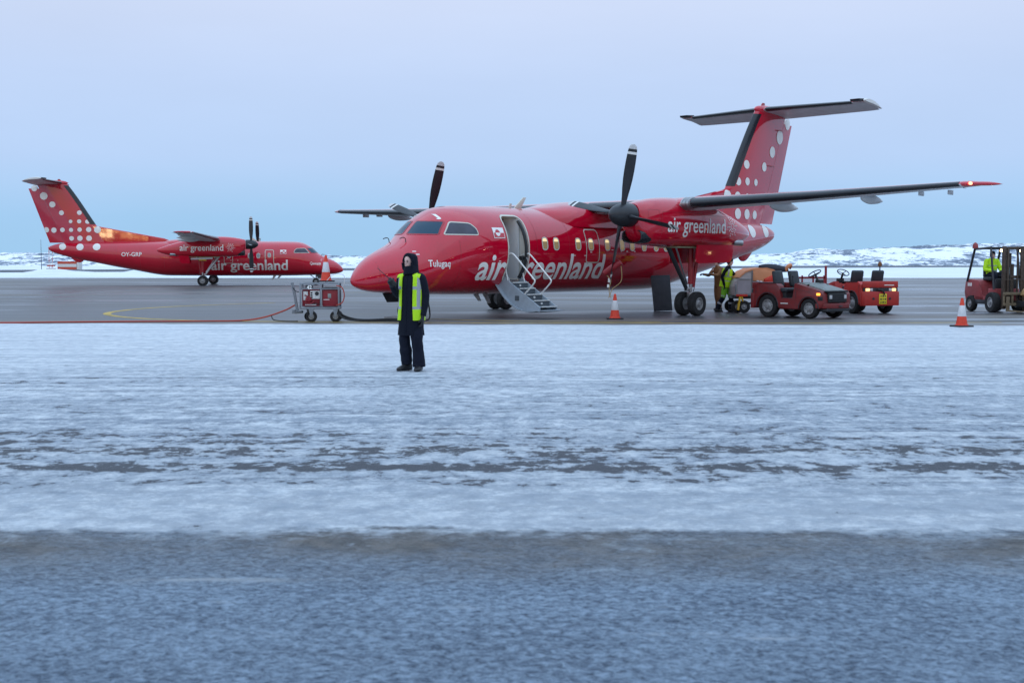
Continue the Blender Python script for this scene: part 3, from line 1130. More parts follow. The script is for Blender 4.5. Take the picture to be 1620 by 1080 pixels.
def interior(root):
    """vestibule behind the open passenger door"""
    mb = MB()
    mb.box((-5.16, .5, 1.08), (.8, .84, .03), mi=0)
    mb.build('vestibule_floor', M_STEPD, root)
    mb = MB()
    mb.box((-5.535, .52, 2.0), (.03, .80, 1.78), mi=0)
    mb.build('vestibule_panel', M_CABW, root)
    mb = MB()
    mb.box((-5.14, .095, 1.98), (.80, .03, 1.78), mi=0)
    mb.box((-5.30, .34, 1.98), (.07, .30, 1.76), mi=0)
    mb.build('vestibule_bulkhead', M_CURT, root)
    mb = MB()
    mb.box((-5.05, .2, 2.80), (.3, .12, .03), mi=0, bev=.008)
    mb.build('vestibule_lamp', M_LAMPW, root)
    # dark seal round the far door edge with its cables
    mb = MB()
    z0 = [1.15, 1.5, 1.93, 2.3, 2.6, 2.8]
    pts = [(-5.50, math.sqrt(max(1.27**2 - (z - 1.93)**2, 0)) * .985, z) for z in z0]
    mb.tube(smooth_path(pts, 5), .045, 8)
    mb.tube(smooth_path([(-5.45, 1.12, 1.75), (-5.43, 1.2, 1.55), (-5.46, 1.1, 1.35), (-5.42, 1.0, 1.15)], 5), .03, 8)
    mb.box((-5.44, 1.12, 1.72), (.10, .14, .12), bev=.02)
    mb.build('door_seal', M_BLKPL, root)


def airstair(root):
    """door folded down into a flight of steps: hinge at the sill, foot clear of the ground"""
    s0, s1 = 4.80, 5.52
    y0, z0, y1, z1 = .98, 1.10, 2.36, .26
    mb = MB()
    # curved outer shell of the door, now the underside of the stair
    SHELL = pchip([.80, .85, 1.05, 1.23, 1.5, 1.84, 2.1, 2.46], [.97, .91, .68, .51, .33, .205, .18, .215])
    rings = []
    for u in np.linspace(0, 1, 24):
        y = .82 + (2.44 - .82) * u
        z = SHELL(y)
        rings.append([(-s0 + .17, y, z + .02), (-s0 + .06, y, z), (-s1 - .06, y, z), (-s1 - .10, y, z + .02), (-s1 - .10, y, z + .055), (-s1 - .06, y, z + .035), (-s0 + .06, y, z + .035), (-s0 + .17, y, z + .055)])
    mb.loft(rings)
    door = mb.build('airstair_door', M_PANEL, root, angle=30)
    # side cheeks between shell and stringer
    for s in (s0, s1):
        mb = MB()
        top = [(y0, z0 + .10), (y1 + .05, z1 + .08)]
        bot = []
        for u in np.linspace(1, 0, 14):
            y = .82 + (2.40 - .82) * u
            bot.append((y, SHELL(y) + .02))
        mb.prism(top + bot, -s - .018, -s + .018, 'x')
        mb.box((-s + (.022 if s == s0 else -.022), 1.55, .58), (.006, .16, .14), mi=1)
        mb.build('stair_cheek', [M_PANEL, M_STEPD], door)
    for k in range(5):
        u = (k + .6) / 5.0
        y, z = y0 + (y1 - y0) * u + .06, z0 + (z1 - z0) * u + .02
        mb = MB()
        mb.box((-(s0 + s1) / 2, y, z), (s1 - s0 - .05, .26, .022), bev=.006, mi=0)
        if k < 4:
            mb.box((-(s0 + s1) / 2, y + .10, z - .09), (s1 - s0 - .06, .012, .15), mi=1)
            mb.lathe([(.035, 0), (.03, .02), (.001, .022)], (-(s0 + s1) / 2, y + .108, z - .08), (0, 1, 0), 10, 2)
        mb.box((-(s0 + s1) / 2, y + .128, z + .004), (s1 - s0 - .06, .02, .026), mi=2)
        mb.build('step', [M_PANEL, M_STEPD, M_WHITE], door)
    mb = MB()
    mb.box((-(s0 + s1) / 2, 2.47, .245), (s1 - s0 + .06, .34, .02), bev=.006)
    mb.build('foot_plate', M_PANEL, door)
    for s in (s0 + .01, s1 - .01):
        mb = MB()
        x = -s
        mb.tube(smooth_path([(x, 1.05, 1.80), (x, 1.28, 1.85), (x, 1.42, 1.80), (x, 1.80, 1.46), (x, 2.14, 1.15), (x, 2.20, 1.08), (x, 2.12, .96), (x, 1.72, .62)], 6), .022, 8)
        mb.tube(smooth_path([(x, 1.22, 1.84), (x, 1.1, 1.6), (x, 1.10, 1.35), (x, 1.18, 1.02)], 5), .018, 8)
        mb.build('handrail', M_WHITE, door)
    mb = MB()
    mb.tube(smooth_path([(-s1 + .02, 1.22, 1.8), (-s1 + .04, 1.33, 1.62), (-s1 + .02, 1.2, 1.5)], 5), .012, 6)
    mb.tube([(-s0 - .02, 1.12, 1.25), (-s0 - .02, 1.55, .48)], .014, 6)
    mb.build('stair_cable', M_STEEL, door)


AX, AY, AW = -4.239, 32.863, R(47.222)
BX, BY, BW = -12.675, 93.301, R(188.199)
plane_near = make_aircraft('near', 'large red propeller airliner in the foreground with its passenger stair folded down', (AX, AY, 0), AW + PI,
                           dict(door_open=True, prop=(-.208, -.313), lights=True, name='Tulugaq', reg=None, mark='J', pitch=60, open_cowl=True))
plane_far = make_aircraft('far', 'smaller looking red propeller airliner far at left, nose to the right, door closed', (BX, BY, 0), BW + PI,
                          dict(door_open=False, prop=(.35, 0.02), lights=False, name='Qeeqqa', reg='OY-GRP', mark=None, pitch=66, open_cowl=False))


def apos(s, y, z):
    """point of the near aircraft -> world"""
    a = Vector((math.cos(AW), math.sin(AW)))
    l = Vector((math.sin(AW), -math.cos(AW)))
    q = Vector((AX, AY)) + a * s + l * y
    return Vector((q.x, q.y, z))


# ------------------------------------------------------------------ ground, snow, far terrain
def sheet(name, x0, x1, y0, y1, z, m, nx=1, ny=1, fn=None):
    bm = bmesh.new()
    vs = [[bm.verts.new((x0 + (x1 - x0) * i / nx, y0 + (y1 - y0) * j / ny, 0)) for i in range(nx + 1)] for j in range(ny + 1)]
    for row in vs:
        for v in row:
            v.co.z = z + (fn(v.co.x, v.co.y) if fn else 0)
    for j in range(ny):
        for i in range(nx):
            bm.faces.new([vs[j][i], vs[j][i + 1], vs[j + 1][i + 1], vs[j + 1][i]])
    me = bpy.data.meshes.new(name)
    bm.to_mesh(me)
    bm.free()
    me.materials.append(m)
    if ny > 1:
        me.polygons.foreach_set('use_smooth', [True] * len(me.polygons))
    o = bpy.data.objects.new(name, me)
    COL.objects.link(o)
    return structure(o)


def apron_material():
    m = bpy.data.materials.new('apron_surface')
    m.use_nodes = True
    nt = m.node_tree
    b = nt.nodes['Principled BSDF']
    pos = N(nt, 'ShaderNodeNewGeometry')
    P = pos.outputs['Position']
    sp = N(nt, 'ShaderNodeSeparateXYZ', {0: P})

    def math_(op, a, c=None, clamp=False):
        n = nt.nodes.new('ShaderNodeMath')
        n.operation = op
        n.use_clamp = clamp
        for i, v in enumerate((a, c)):
            if v is None:
                continue
            if isinstance(v, (int, float)):
                n.inputs[i].default_value = v
            else:
                nt.links.new(v, n.inputs[i])
        return n.outputs[0]

    def noise_(sc, detail=5.0, rough=0.55, rot=0.0, off=(0, 0, 0), dist=0.0):
        mp = N(nt, 'ShaderNodeMapping', {'Vector': P})
        mp.inputs['Scale'].default_value = (sc[0], sc[1], 1)
        mp.inputs['Rotation'].default_value = (0, 0, rot)
        mp.inputs['Location'].default_value = off
        n = N(nt, 'ShaderNodeTexNoise', {'Vector': mp.outputs[0], 'Scale': 1.0, 'Detail': detail, 'Roughness': rough, 'Distortion': dist})
        return n.outputs['Fac']

    def step_(v, a, c):
        n = N(nt, 'ShaderNodeMapRange', {0: v, 1: a, 2: c, 3: 0.0, 4: 1.0}, interpolation_type='SMOOTHSTEP')
        return n.outputs[0]

    def mixc(f, a, c):
        n = nt.nodes.new('ShaderNodeMix')
        n.data_type = 'RGBA'
        for i, v in ((0, f), (6, a), (7, c)):
            if isinstance(v, tuple):
                n.inputs[i].default_value = (*v, 1)
            elif isinstance(v, (int, float)):
                n.inputs[i].default_value = v
            else:
                nt.links.new(v, n.inputs[i])
        return n.outputs[2]

    Y, X = sp.outputs['Y'], sp.outputs['X']
    edge = noise_((.35, .5), 6, .6)
    streak = noise_((.10, 2.2), 6, .62, off=(3, 7, 0))
    fine = noise_((5.0, 5.0), 6, .65, off=(1, 2, 0))
    blot = noise_((1.0, 1.7), 8, .70, off=(9, 4, 0), dist=.4)
    fleck = noise_((5.5, 4.6), 7, .72, off=(2, 8, 0), dist=.3)
    bigst = noise_((.05, .55), 5, .6, off=(5, 1, 0))
    # distance with a ragged edge
    yj = math_('ADD', Y, math_('MULTIPLY', math_('SUBTRACT', edge, .5), 1.6))
    yk = math_('ADD', Y, math_('MULTIPLY', math_('SUBTRACT', streak, .5), .55))
    swept = step_(math_('SUBTRACT', yj, math_('MULTIPLY', X, -.035)), 31.75, 32.05)   # apron swept clear of snow
    snow_on = step_(math_('ADD', yk, math_('ADD', math_('MULTIPLY', math_('SUBTRACT', fine, .5), .8), math_('MULTIPLY', math_('SUBTRACT', blot, .5), .5))), 7.0, 7.3)
    bare = math_('MULTIPLY', step_(yk, 5.75, 6.75), math_('SUBTRACT', 1.0, snow_on))
    # wheel tracks and wind-bared patches in the snow
    def band(c, w):
        d = math_('DIVIDE', math_('SUBTRACT', Y, c), w)
        return math_('POWER', 2.718, math_('MULTIPLY', math_('MULTIPLY', d, d), -1.0))
    bands = math_('ADD', math_('MULTIPLY', band(11.1, .9), .085), math_('ADD', math_('MULTIPLY', band(9.45, .30), .135),
                  math_('ADD', math_('MULTIPLY', band(8.85, .30), .07), math_('ADD', math_('MULTIPLY', band(16.6, 1.2), .05),
                  math_('ADD', math_('MULTIPLY', band(13.4, 1.1), .05), math_('MULTIPLY', band(10.2, .35), .09))))))
    bands = math_('MULTIPLY', bands, math_('ADD', .55, math_('MULTIPLY', bigst, .9)))
    thr = math_('SUBTRACT', .614, bands)
    pat = math_('ADD', math_('MULTIPLY', blot, .36), math_('ADD', math_('MULTIPLY', streak, .18), math_('MULTIPLY', fleck, .46)))
    bare2 = N(nt, 'ShaderNodeMapRange', {0: math_('SUBTRACT', pat, thr), 1: -.008, 2: .014, 3: 0.0, 4: 1.0}).outputs[0]
    thin = N(nt, 'ShaderNodeMapRange', {0: math_('SUBTRACT', pat, thr), 1: -.17, 2: .03, 3: 0.0, 4: .42}).outputs[0]
    rip = noise_((19, 21), 4, .68, rot=.42, dist=.6)
    rip2 = noise_((48, 56), 3, .6, rot=.42, dist=.4)
    ripv = math_('ADD', math_('MULTIPLY', rip, .7), math_('MULTIPLY', rip2, .3))
    snowc = mixc(step_(fine, .3, .60), (.56, .61, .67), (.76, .79, .82))
    snowc = mixc(math_('MULTIPLY', step_(streak, .52, .66), .45), snowc, (.44, .49, .56))
    # how thin the snow film has worn, by distance from the stands
    thinY = ramp(nt, math_('DIVIDE', Y, 40.0), [(.18, (.38,) * 3), (.205, (.46,) * 3), (.225, (.66,) * 3), (.285, (.88,) * 3), (.34, (.72,) * 3), (.45, (.45,) * 3), (.56, (.15,) * 3), (.80, (.04,) * 3)]).outputs[0]
    worn = math_('MULTIPLY', thinY, step_(math_('ADD', math_('MULTIPLY', pat, .50), math_('ADD', math_('MULTIPLY', ripv, .30), math_('MULTIPLY', bigst, .20))), .45, .545))  # thin film, with ripple relief shading also painted into its colour
    snowc = mixc(worn, snowc, (.17, .23, .31))
    trk = noise_((.14, 3.2), 8, .72, off=(4, 6, 0))
    trk = math_('ADD', math_('MULTIPLY', trk, .72), math_('MULTIPLY', fleck, .28))
    trm = ramp(nt, math_('DIVIDE', Y, 40.0), [(.20, (0,) * 3), (.225, (.8,) * 3), (.30, (1,) * 3), (.42, (.85,) * 3), (.52, (.5,) * 3), (.7, (.15,) * 3)]).outputs[0]
    snowc = mixc(math_('MULTIPLY', math_('MULTIPLY', step_(trk, .535, .585), trm), .8), snowc, (.12, .155, .21))
    snowc = mixc(thin, snowc, (.17, .215, .28))
    snowc = mixc(bare2, snowc, (.036, .042, .056))
    # glazed ice close to the building: a ripple of snow film over asphalt
    film = N(nt, 'ShaderNodeMapRange', {0: math_('ADD', ripv, math_('MULTIPLY', math_('SUBTRACT', blot, .5), .25)), 1: .38, 2: .62, 3: 0.0, 4: 1.0}).outputs[0]
    icec = mixc(film, (.045, .085, .145), (.38, .50, .64))
    icec = mixc(math_('MULTIPLY', step_(bigst, .50, .64), .22), icec, (.09, .12, .165))
    icec = mixc(step_(math_('ADD', math_('MULTIPLY', streak, .6), math_('MULTIPLY', blot, .4)), .58, .66), icec, (.55, .60, .66))
    barec = mixc(step_(fine, .35, .65), (.072, .060, .047), (.20, .172, .142))
    barec = mixc(math_('MULTIPLY', step_(pat, .53, .60), .8), barec, (.40, .44, .48))
    # swept asphalt: damp, brownish, long plough and tyre streaks
    a1 = noise_((.03, .30), 6, .6, off=(2, 3, 0))
    a2 = noise_((.25, 3.5), 5, .6, off=(2, 9, 0))
    asp = mixc(step_(a1, .40, .62), (.056, .058, .064), (.150, .126, .108))
    asp = mixc(math_('MULTIPLY', step_(a2, .55, .72), .5), asp, (.17, .17, .19))
    wet = step_(noise_((.05, .22), 5, .55, off=(11, 5, 0)), .50, .58)
    asp = mixc(math_('MULTIPLY', wet, .65), asp, (.038, .044, .058))
    frost = math_('MULTIPLY', step_(noise_((.06, .9), 7, .65, off=(21, 5, 0)), .50, .60), step_(X, 7.0, 15.0))
    asp = mixc(math_('MULTIPLY', frost, .75), asp, (.45, .48, .53))
    asp = mixc(math_('MULTIPLY', math_('SUBTRACT', 1.0, step_(yj, 32.0, 33.4)), .35), asp, (.30, .29, .29))
    col = mixc(math_('MULTIPLY', bare, math_('ADD', .45, math_('MULTIPLY', step_(edge, .40, .60), .5))), icec, barec)
    col = mixc(snow_on, col, snowc)
    col = mixc(swept, col, asp)
    nt.links.new(col, b.inputs['Base Color'])
    r1 = N(nt, 'ShaderNodeMapRange', {0: a1, 1: .3, 2: .7, 3: .34, 4: .6}).outputs[0]
    r1 = math_('SUBTRACT', r1, math_('MULTIPLY', wet, .16))
    ro = math_('ADD', math_('MULTIPLY', swept, r1), math_('MULTIPLY', math_('SUBTRACT', 1.0, swept), .55))
    nt.links.new(ro, b.inputs['Roughness'])
    grain = noise_((45, 45), 3, .6)
    hgt = math_('ADD', math_('MULTIPLY', ripv, math_('MULTIPLY', math_('SUBTRACT', 1.0, snow_on), 1.2)),
                math_('ADD', math_('MULTIPLY', blot, .8), math_('MULTIPLY', grain, .22)))
    hgt = math_('ADD', hgt, math_('MULTIPLY', fleck, .9))
    # swept asphalt keeps only a faint grain
    hgt = math_('ADD', math_('MULTIPLY', hgt, math_('SUBTRACT', 1.0, swept)), math_('MULTIPLY', grain, .06))
    bp = N(nt, 'ShaderNodeBump', {'Strength': 1.0, 'Distance': .06, 'Height': hgt})
    nt.links.new(bp.outputs[0], b.inputs['Normal'])
    return m


def snow_material(name, c0, c1, dark=None, sc=(.02, .12)):
    m = bpy.data.materials.new(name)
    m.use_nodes = True
    nt = m.node_tree
    b = nt.nodes['Principled BSDF']
    b.inputs['Roughness'].default_value = .7
    g = N(nt, 'ShaderNodeNewGeometry')
    mp = N(nt, 'ShaderNodeMapping', {'Vector': g.outputs['Position']})
    mp.inputs['Scale'].default_value = (sc[0], sc[1], .5)
    n = N(nt, 'ShaderNodeTexNoise', {'Vector': mp.outputs[0], 'Scale': 1.0, 'Detail': 7.0, 'Roughness': .62})
    st = [(.38, c0), (.58, c1)]
    if dark:
        st.append((.66, c1))
        st.append((.72, dark))
    r = ramp(nt, n.outputs['Fac'], st)
    nt.links.new(r.outputs[0], b.inputs['Base Color'])
    return m


sheet('apron', -1600, 1600, -60, 136, 0.0, apron_material())
sheet('tundra_ground', -6000, 6000, -2000, 9000, -0.35, snow_material('tundra_snow', (.60, .64, .70), (.78, .80, .83)))
def berm(x, y):
    h = .02 * noise.noise(Vector((x * .05, y * .05, 0)))
    e = math.exp(-((y - 139) / 3.0) ** 2)
    h += e * (.08 + .30 * max(0, noise.noise(Vector((x * .11, 3.1, 0)))))
    if x < -20:
        h += math.exp(-((y - 150) / 9.0) ** 2) * max(0, .15 + 1.3 * noise.fractal(Vector((x * .12, y * .10, 5.0)), 1.0, 2.0, 3)) * min(1, (-20 - x) / 12)
    return h * min(1, max(0, (y - 134) / 3))
M_SNOWF = snow_material('snow_field_surface', (.68, .73, .79), (.84, .86, .89), (.42, .46, .52), (.05, .16))
sheet('snow_field', -260, 330, 134, 200, 0.03, M_SNOWF, 240, 44, berm)
sheet('far_snow', -2500, 2500, 199, 1250, 0.02, M_SNOWF)
bm_ = bmesh.new()
bm_.faces.new([bm_.verts.new(p) for p in ((-150, 152, .09), (155, 516, .09), (900, 1240, .09), (382, 1240, .09), (-114, 314, .09), (-230, 160, .09))])
me_ = bpy.data.meshes.new('runway')
bm_.to_mesh(me_)
bm_.free()
me_.materials.append(mat('runway_asphalt', (.085, .10, .125), rough=.6, var=.3, vscale=.02))
rw_ = bpy.data.objects.new('runway', me_)
COL.objects.link(rw_)
structure(rw_)


def hill_material():
    m = bpy.data.materials.new('snowy_rock')
    m.use_nodes = True
    nt = m.node_tree
    b = nt.nodes['Principled BSDF']
    b.inputs['Roughness'].default_value = .8
    g = N(nt, 'ShaderNodeNewGeometry')
    sn = N(nt, 'ShaderNodeSeparateXYZ', {0: g.outputs['Normal']})
    mp = N(nt, 'ShaderNodeMapping', {'Vector': g.outputs['Position']})
    mp.inputs['Scale'].default_value = (.15, .06, .62)
    mp.inputs['Rotation'].default_value = (0, R(10), 0)
    n = N(nt, 'ShaderNodeTexNoise', {'Vector': mp.outputs[0], 'Scale': 1.0, 'Detail': 10.0, 'Roughness': .74, 'Distortion': .5})
    mp2 = N(nt, 'ShaderNodeMapping', {'Vector': g.outputs['Position']})
    mp2.inputs['Scale'].default_value = (.022, .008, .07)
    n2 = N(nt, 'ShaderNodeTexNoise', {'Vector': mp2.outputs[0], 'Scale': 1.0, 'Detail': 4.0, 'Roughness': .6})
    ad = N(nt, 'ShaderNodeMath', {0: n.outputs['Fac'], 1: n2.outputs['Fac']}, operation='ADD')
    sl = N(nt, 'ShaderNodeMath', {0: sn.outputs['Z'], 1: -.30}, operation='MULTIPLY')
    ad2 = N(nt, 'ShaderNodeMath', {0: ad.outputs[0], 1: sl.outputs[0]}, operation='ADD')
    r = ramp(nt, ad2.outputs[0], [(.685, (.92, .93, .95)), (.715, (.80, .84, .88)), (.75, (.40, .46, .54)), (.81, (.13, .165, .225))])
    nt.links.new(r.outputs[0], b.inputs['Base Color'])
    return m


M_ROCK = hill_material()


def hills(name, a0, a1, d0, d1, na, nd, hfun, seed):
    bm = bmesh.new()
    rows = []
    for j in range(nd + 1):
        t = j / nd
        d = d0 + (d1 - d0) * t
        row = []
        for i in range(na + 1):
            a = a0 + (a1 - a0) * i / na
            x, y = d * math.sin(a), d * math.cos(a)
            base = hfun(a)
            rise = math.sin(min(1, t * 1.25) * PI / 2) ** .8
            big = .62 + .55 * noise.noise(Vector((x * .006, y * .004, seed)))
            f = noise.fractal(Vector((x * .016, y * .012, seed + 3)), 0.9, 2.1, 6)
            rg = 1 - abs(noise.noise(Vector((x * .022, y * .016, seed + 9))))
            h = base * rise * max(.05, .80 + .30 * noise.noise(Vector((x * .010, y * .004, seed))) + .22 * f + .10 * rg) + 1.5 * noise.fractal(Vector((x * .06, y * .045, seed)), .8, 2.0, 5) * min(1, t * 6)
            row.append(bm.verts.new((x, y, max(h, -.5) + .15 - (1 if j == 0 else 0))))
        rows.append(row)
    for j in range(nd):
        for i in range(na):
            bm.faces.new([rows[j][i], rows[j][i + 1], rows[j + 1][i + 1], rows[j + 1][i]])
    me = bpy.data.meshes.new(name)
    bm.to_mesh(me)
    bm.free()
    me.materials.append(M_ROCK)
    o = bpy.data.objects.new(name, me)
    COL.objects.link(o)
    return structure(o)


def ridge_h(a):
    u = math.degrees(a)
    return float(np.interp(u, [-40, -24, -21.5, -17, -10, -7, 0, 9, 11.5, 14, 17, 20, 23, 40], [11, 11, 11.5, 11, 10, 11, 10, 7, 13, 18, 20, 19, 20, 21]))


hills('snow_hills', R(-30), R(30), 1060, 1330, 760, 64, ridge_h, 2.0)
# low hills all round behind the viewer, seen only mirrored in the paint
hills('hills_behind', R(60), R(300), 900, 1500, 220, 16, lambda a: 40, 8.0)


def stripe(name, pts, w, m, z=.004):
    pts = smooth_path([Vector((x, y, 0)) for x, y in pts], 6)
    bm = bmesh.new()
    L = []
    for i, p in enumerate(pts):
        d = (pts[min(i + 1, len(pts) - 1)] - pts[max(i - 1, 0)]).normalized()
        nn = Vector((-d.y, d.x, 0)) * w / 2
        L.append((bm.verts.new(p + nn + Vector((0, 0, z))), bm.verts.new(p - nn + Vector((0, 0, z)))))
    for i in range(len(L) - 1):
        bm.faces.new([L[i][0], L[i][1], L[i + 1][1], L[i + 1][0]])
    me = bpy.data.meshes.new(name)
    bm.to_mesh(me)
    bm.free()
    me.materials.append(m)
    o = bpy.data.objects.new(name, me)
    COL.objects.link(o)
    return structure(o)


M_YLINE = mat('worn_yellow_line', (.60, .40, .07), rough=.6, var=.55, vscale=1.6, dirt=(.10, .10, .10))
M_PLINE = mat('worn_pale_line', (.36, .36, .38), rough=.6, var=.6, vscale=.6, dirt=(.09, .09, .10))
stripe('lead_in_line', [(13, 32.9), (6, 32.6), (1.5, 32.55), (-1.8, 32.75), (-4.46, 33.0), (-7.54, 33.7), (-9.06, 34.3), (-10.4, 35.2), (-11.8, 36.9), (-12.75, 39.0), (-13.0, 41.4), (-12.75, 43.9), (-11.8, 46.5), (-9.5, 49.6)], .24, M_YLINE)
stripe('lead_in_line', [(-3.4, 36.0), (-1.0, 34.2), (1.5, 33.4), (4, 33.2)], .18, M_YLINE, .006)
stripe('stand_line', [(-34, 53), (-24, 56.8), (-22.8, 70), (-21, 88), (-16, 110)], .22, M_PLINE)
stripe('stand_line', [(-40, 52.5), (-22, 53.2), (-14.8, 56.8), (-6, 62)], .2, M_PLINE, .006)
stripe('stand_line', [(10.5, 43.6), (14, 43.9), (20.8, 50.3), (30, 60)], .22, M_PLINE)

# ------------------------------------------------------------------ terminal behind the viewer (mirrored in the paint)
M_WALL = mat('terminal_cladding', (.055, .06, .075), rough=.6, var=.3, vscale=.4)
M_WFR = mat('terminal_window_frame', (.05, .05, .06), rough=.5)
M_WLIT = mat('lit_terminal_window', (1.0, .75, .45), emit=(1.0, .62, .30), estr=1.5)
M_WDK = mat('unlit_terminal_window', (.02, .03, .04), rough=.08)
M_FLOOD = mat('flood_lamp', (1, .85, .6), emit=(1.0, .70, .40), estr=60.0)
term = thing('terminal_building', 'long dark clad terminal building behind the viewer with lit windows', 'building', (0, 0, 0))
mb = MB()
mb.box((14, -12.8, 3.1), (92, 24, 6.2))
mb.box((34, -14.0, 4.4), (30, 20, 8.8))
mb.box((-29, -13.4, 4.6), (13, 22, 9.2))
mb.build('wall', M_WALL, term)
mb = MB()
mb.box((14, -12.4, 6.28), (93, 25.2, .16))
mb.build('roof', M_WFR, term)
for i in range(30):
    x = -30 + 2.9 * i
    lit = (i * 7 + 3) % 5 in (0, 2)
    for z, h in ((2.0, 1.7), (4.7, 1.0)):
        if abs(x) < 2.5 and z < 3:
            continue
        mb = MB()
        mb.box((x, -.79, z), (2.1, .10, h + .14), mi=0)
        f = mb.build('window', M_WFR, term)
        mb = MB()
        mb.box((x, -.73, z), (1.95, .06, h), mi=0)
        mb.build('pane', M_WLIT if (lit and z < 3) else M_WDK, f)
rnd = random.Random(3)
for i in range(11):
    x = -33.6 + .95 * i
    for z, h in ((6.80, .60), (7.55, .65)):
        mb = MB()
        mb.box((x, -2.40, z), (.86, .12, h + .10))
        f = mb.build('window', M_WFR, term)
        mb = MB()
        k = rnd.random()
        for q in (-.2, .2):
            mb.box((x + q, -2.33, z), (.34, .05, h))
        mb.build('pane', (mat('bright_hall_window', (1, .75, .4), emit=(1.0, .70, .36), estr=26.0) if k < .45 else mat('dim_hall_window', (1, .75, .4), emit=(1.0, .50, .18), estr=7.0)) if k < .85 else M_WDK, f)
for x in (-8.5, 9, 22, 41):
    mb = MB()
    mb.box((x, -.55, 6.0), (.34, .22, .24), bev=.03)
    f = mb.build('flood_lamp', M_WFR, term)
    mb = MB()
    mb.box((x, -.43, 6.0), (.28, .02, .18))
    mb.build('lamp_glass', M_FLOOD, f)


# dark hangar off to the right of the stands, mirrored along the flank of the near aircraft
han = thing('hangar', 'long dark hangar with closed doors far to the right of the stands', 'building', (0, 0, 0))
mb = MB()
mb.box((92, 18, 4.2), (26, 78, 8.4))
mb.build('wall', M_WALL, han)
mb = MB()
mb.prism([(78.6, 8.4), (105.4, 8.4), (105.4, 8.9), (92, 11.6), (78.6, 8.9)], -21.5, 57.5, 'y')
mb.build('roof', M_WFR, han)
for y in (-8, 18, 44):
    mb = MB()
    mb.box((78.9, y, 3.2), (.2, 18, 6.4))
    for k in range(-4, 5):
        mb.box((78.75, y + 2.1 * k, 3.2), (.12, .12, 6.3))
    mb.build('door', mat('hangar_door', (.09, .10, .12), rough=.5, var=.3, vscale=.5), han)
for y in (5, 31):
    mb = MB()
    mb.box((78.7, y, 7.4), (.4, .6, .4), bev=.04)
    f = mb.build('flood_lamp', M_WFR, han)
    mb = MB()
    mb.box((78.47, y, 7.4), (.03, .5, .3))
    mb.build('lamp_glass', M_FLOOD, f)


# ------------------------------------------------------------------ traffic cones
def make_cone(label, loc, rz=0):
    root = thing('traffic_cone', label, 'traffic cone', loc, rz, 'orange and white traffic cones')
    mb = MB()
    mb.prism([(-.17, -.23), (.17, -.23), (.23, -.17), (.23, .17), (.17, .23), (-.17, .23), (-.23, .17), (-.23, -.17)], 0.0, .035, 'z', bev=.006)
    mb.build('base', M_CONEB, root)
    def rr(h):
        return .150 - (.150 - .032) * h / .70
    mb = MB()
    mb.lathe([(.165, .03), (.163, .05), (rr(.07), .065), (rr(.26), .26)], (0, 0, 0), (0, 0, 1), 28, 0, cap=False)
    mb.lathe([(rr(.53), .53), (rr(.70), .70), (.026, .715), (.018, .70), (.015, .60)], (0, 0, 0), (0, 0, 1), 28, 0, cap=False)
    mb.lathe([(rr(.26) - .001, .255), (rr(.53) - .001, .535)], (0, 0, 0), (0, 0, 1), 28, 0, cap=False)
    mb.build('cone_body', M_ORANGE, root)
    mb = MB()
    mb.lathe([(rr(.26) + .001, .26), (rr(.26) + .003, .265), (rr(.53) + .003, .525), (rr(.53) + .001, .53)], (0, 0, 0), (0, 0, 1), 28, 0, cap=False)
    mb.build('reflective_sleeve', M_CONEW, root)
    return root


make_cone('orange and white cone on the asphalt below the left propeller', (2.9, 34.9, 0))
make_cone('orange and white cone at the snow edge near the forklift', (11.17, 30.75, 0), .4)
make_cone('orange and white cone standing on top of the ground power cart', (-5.03, 33.55, 1.075), .1)


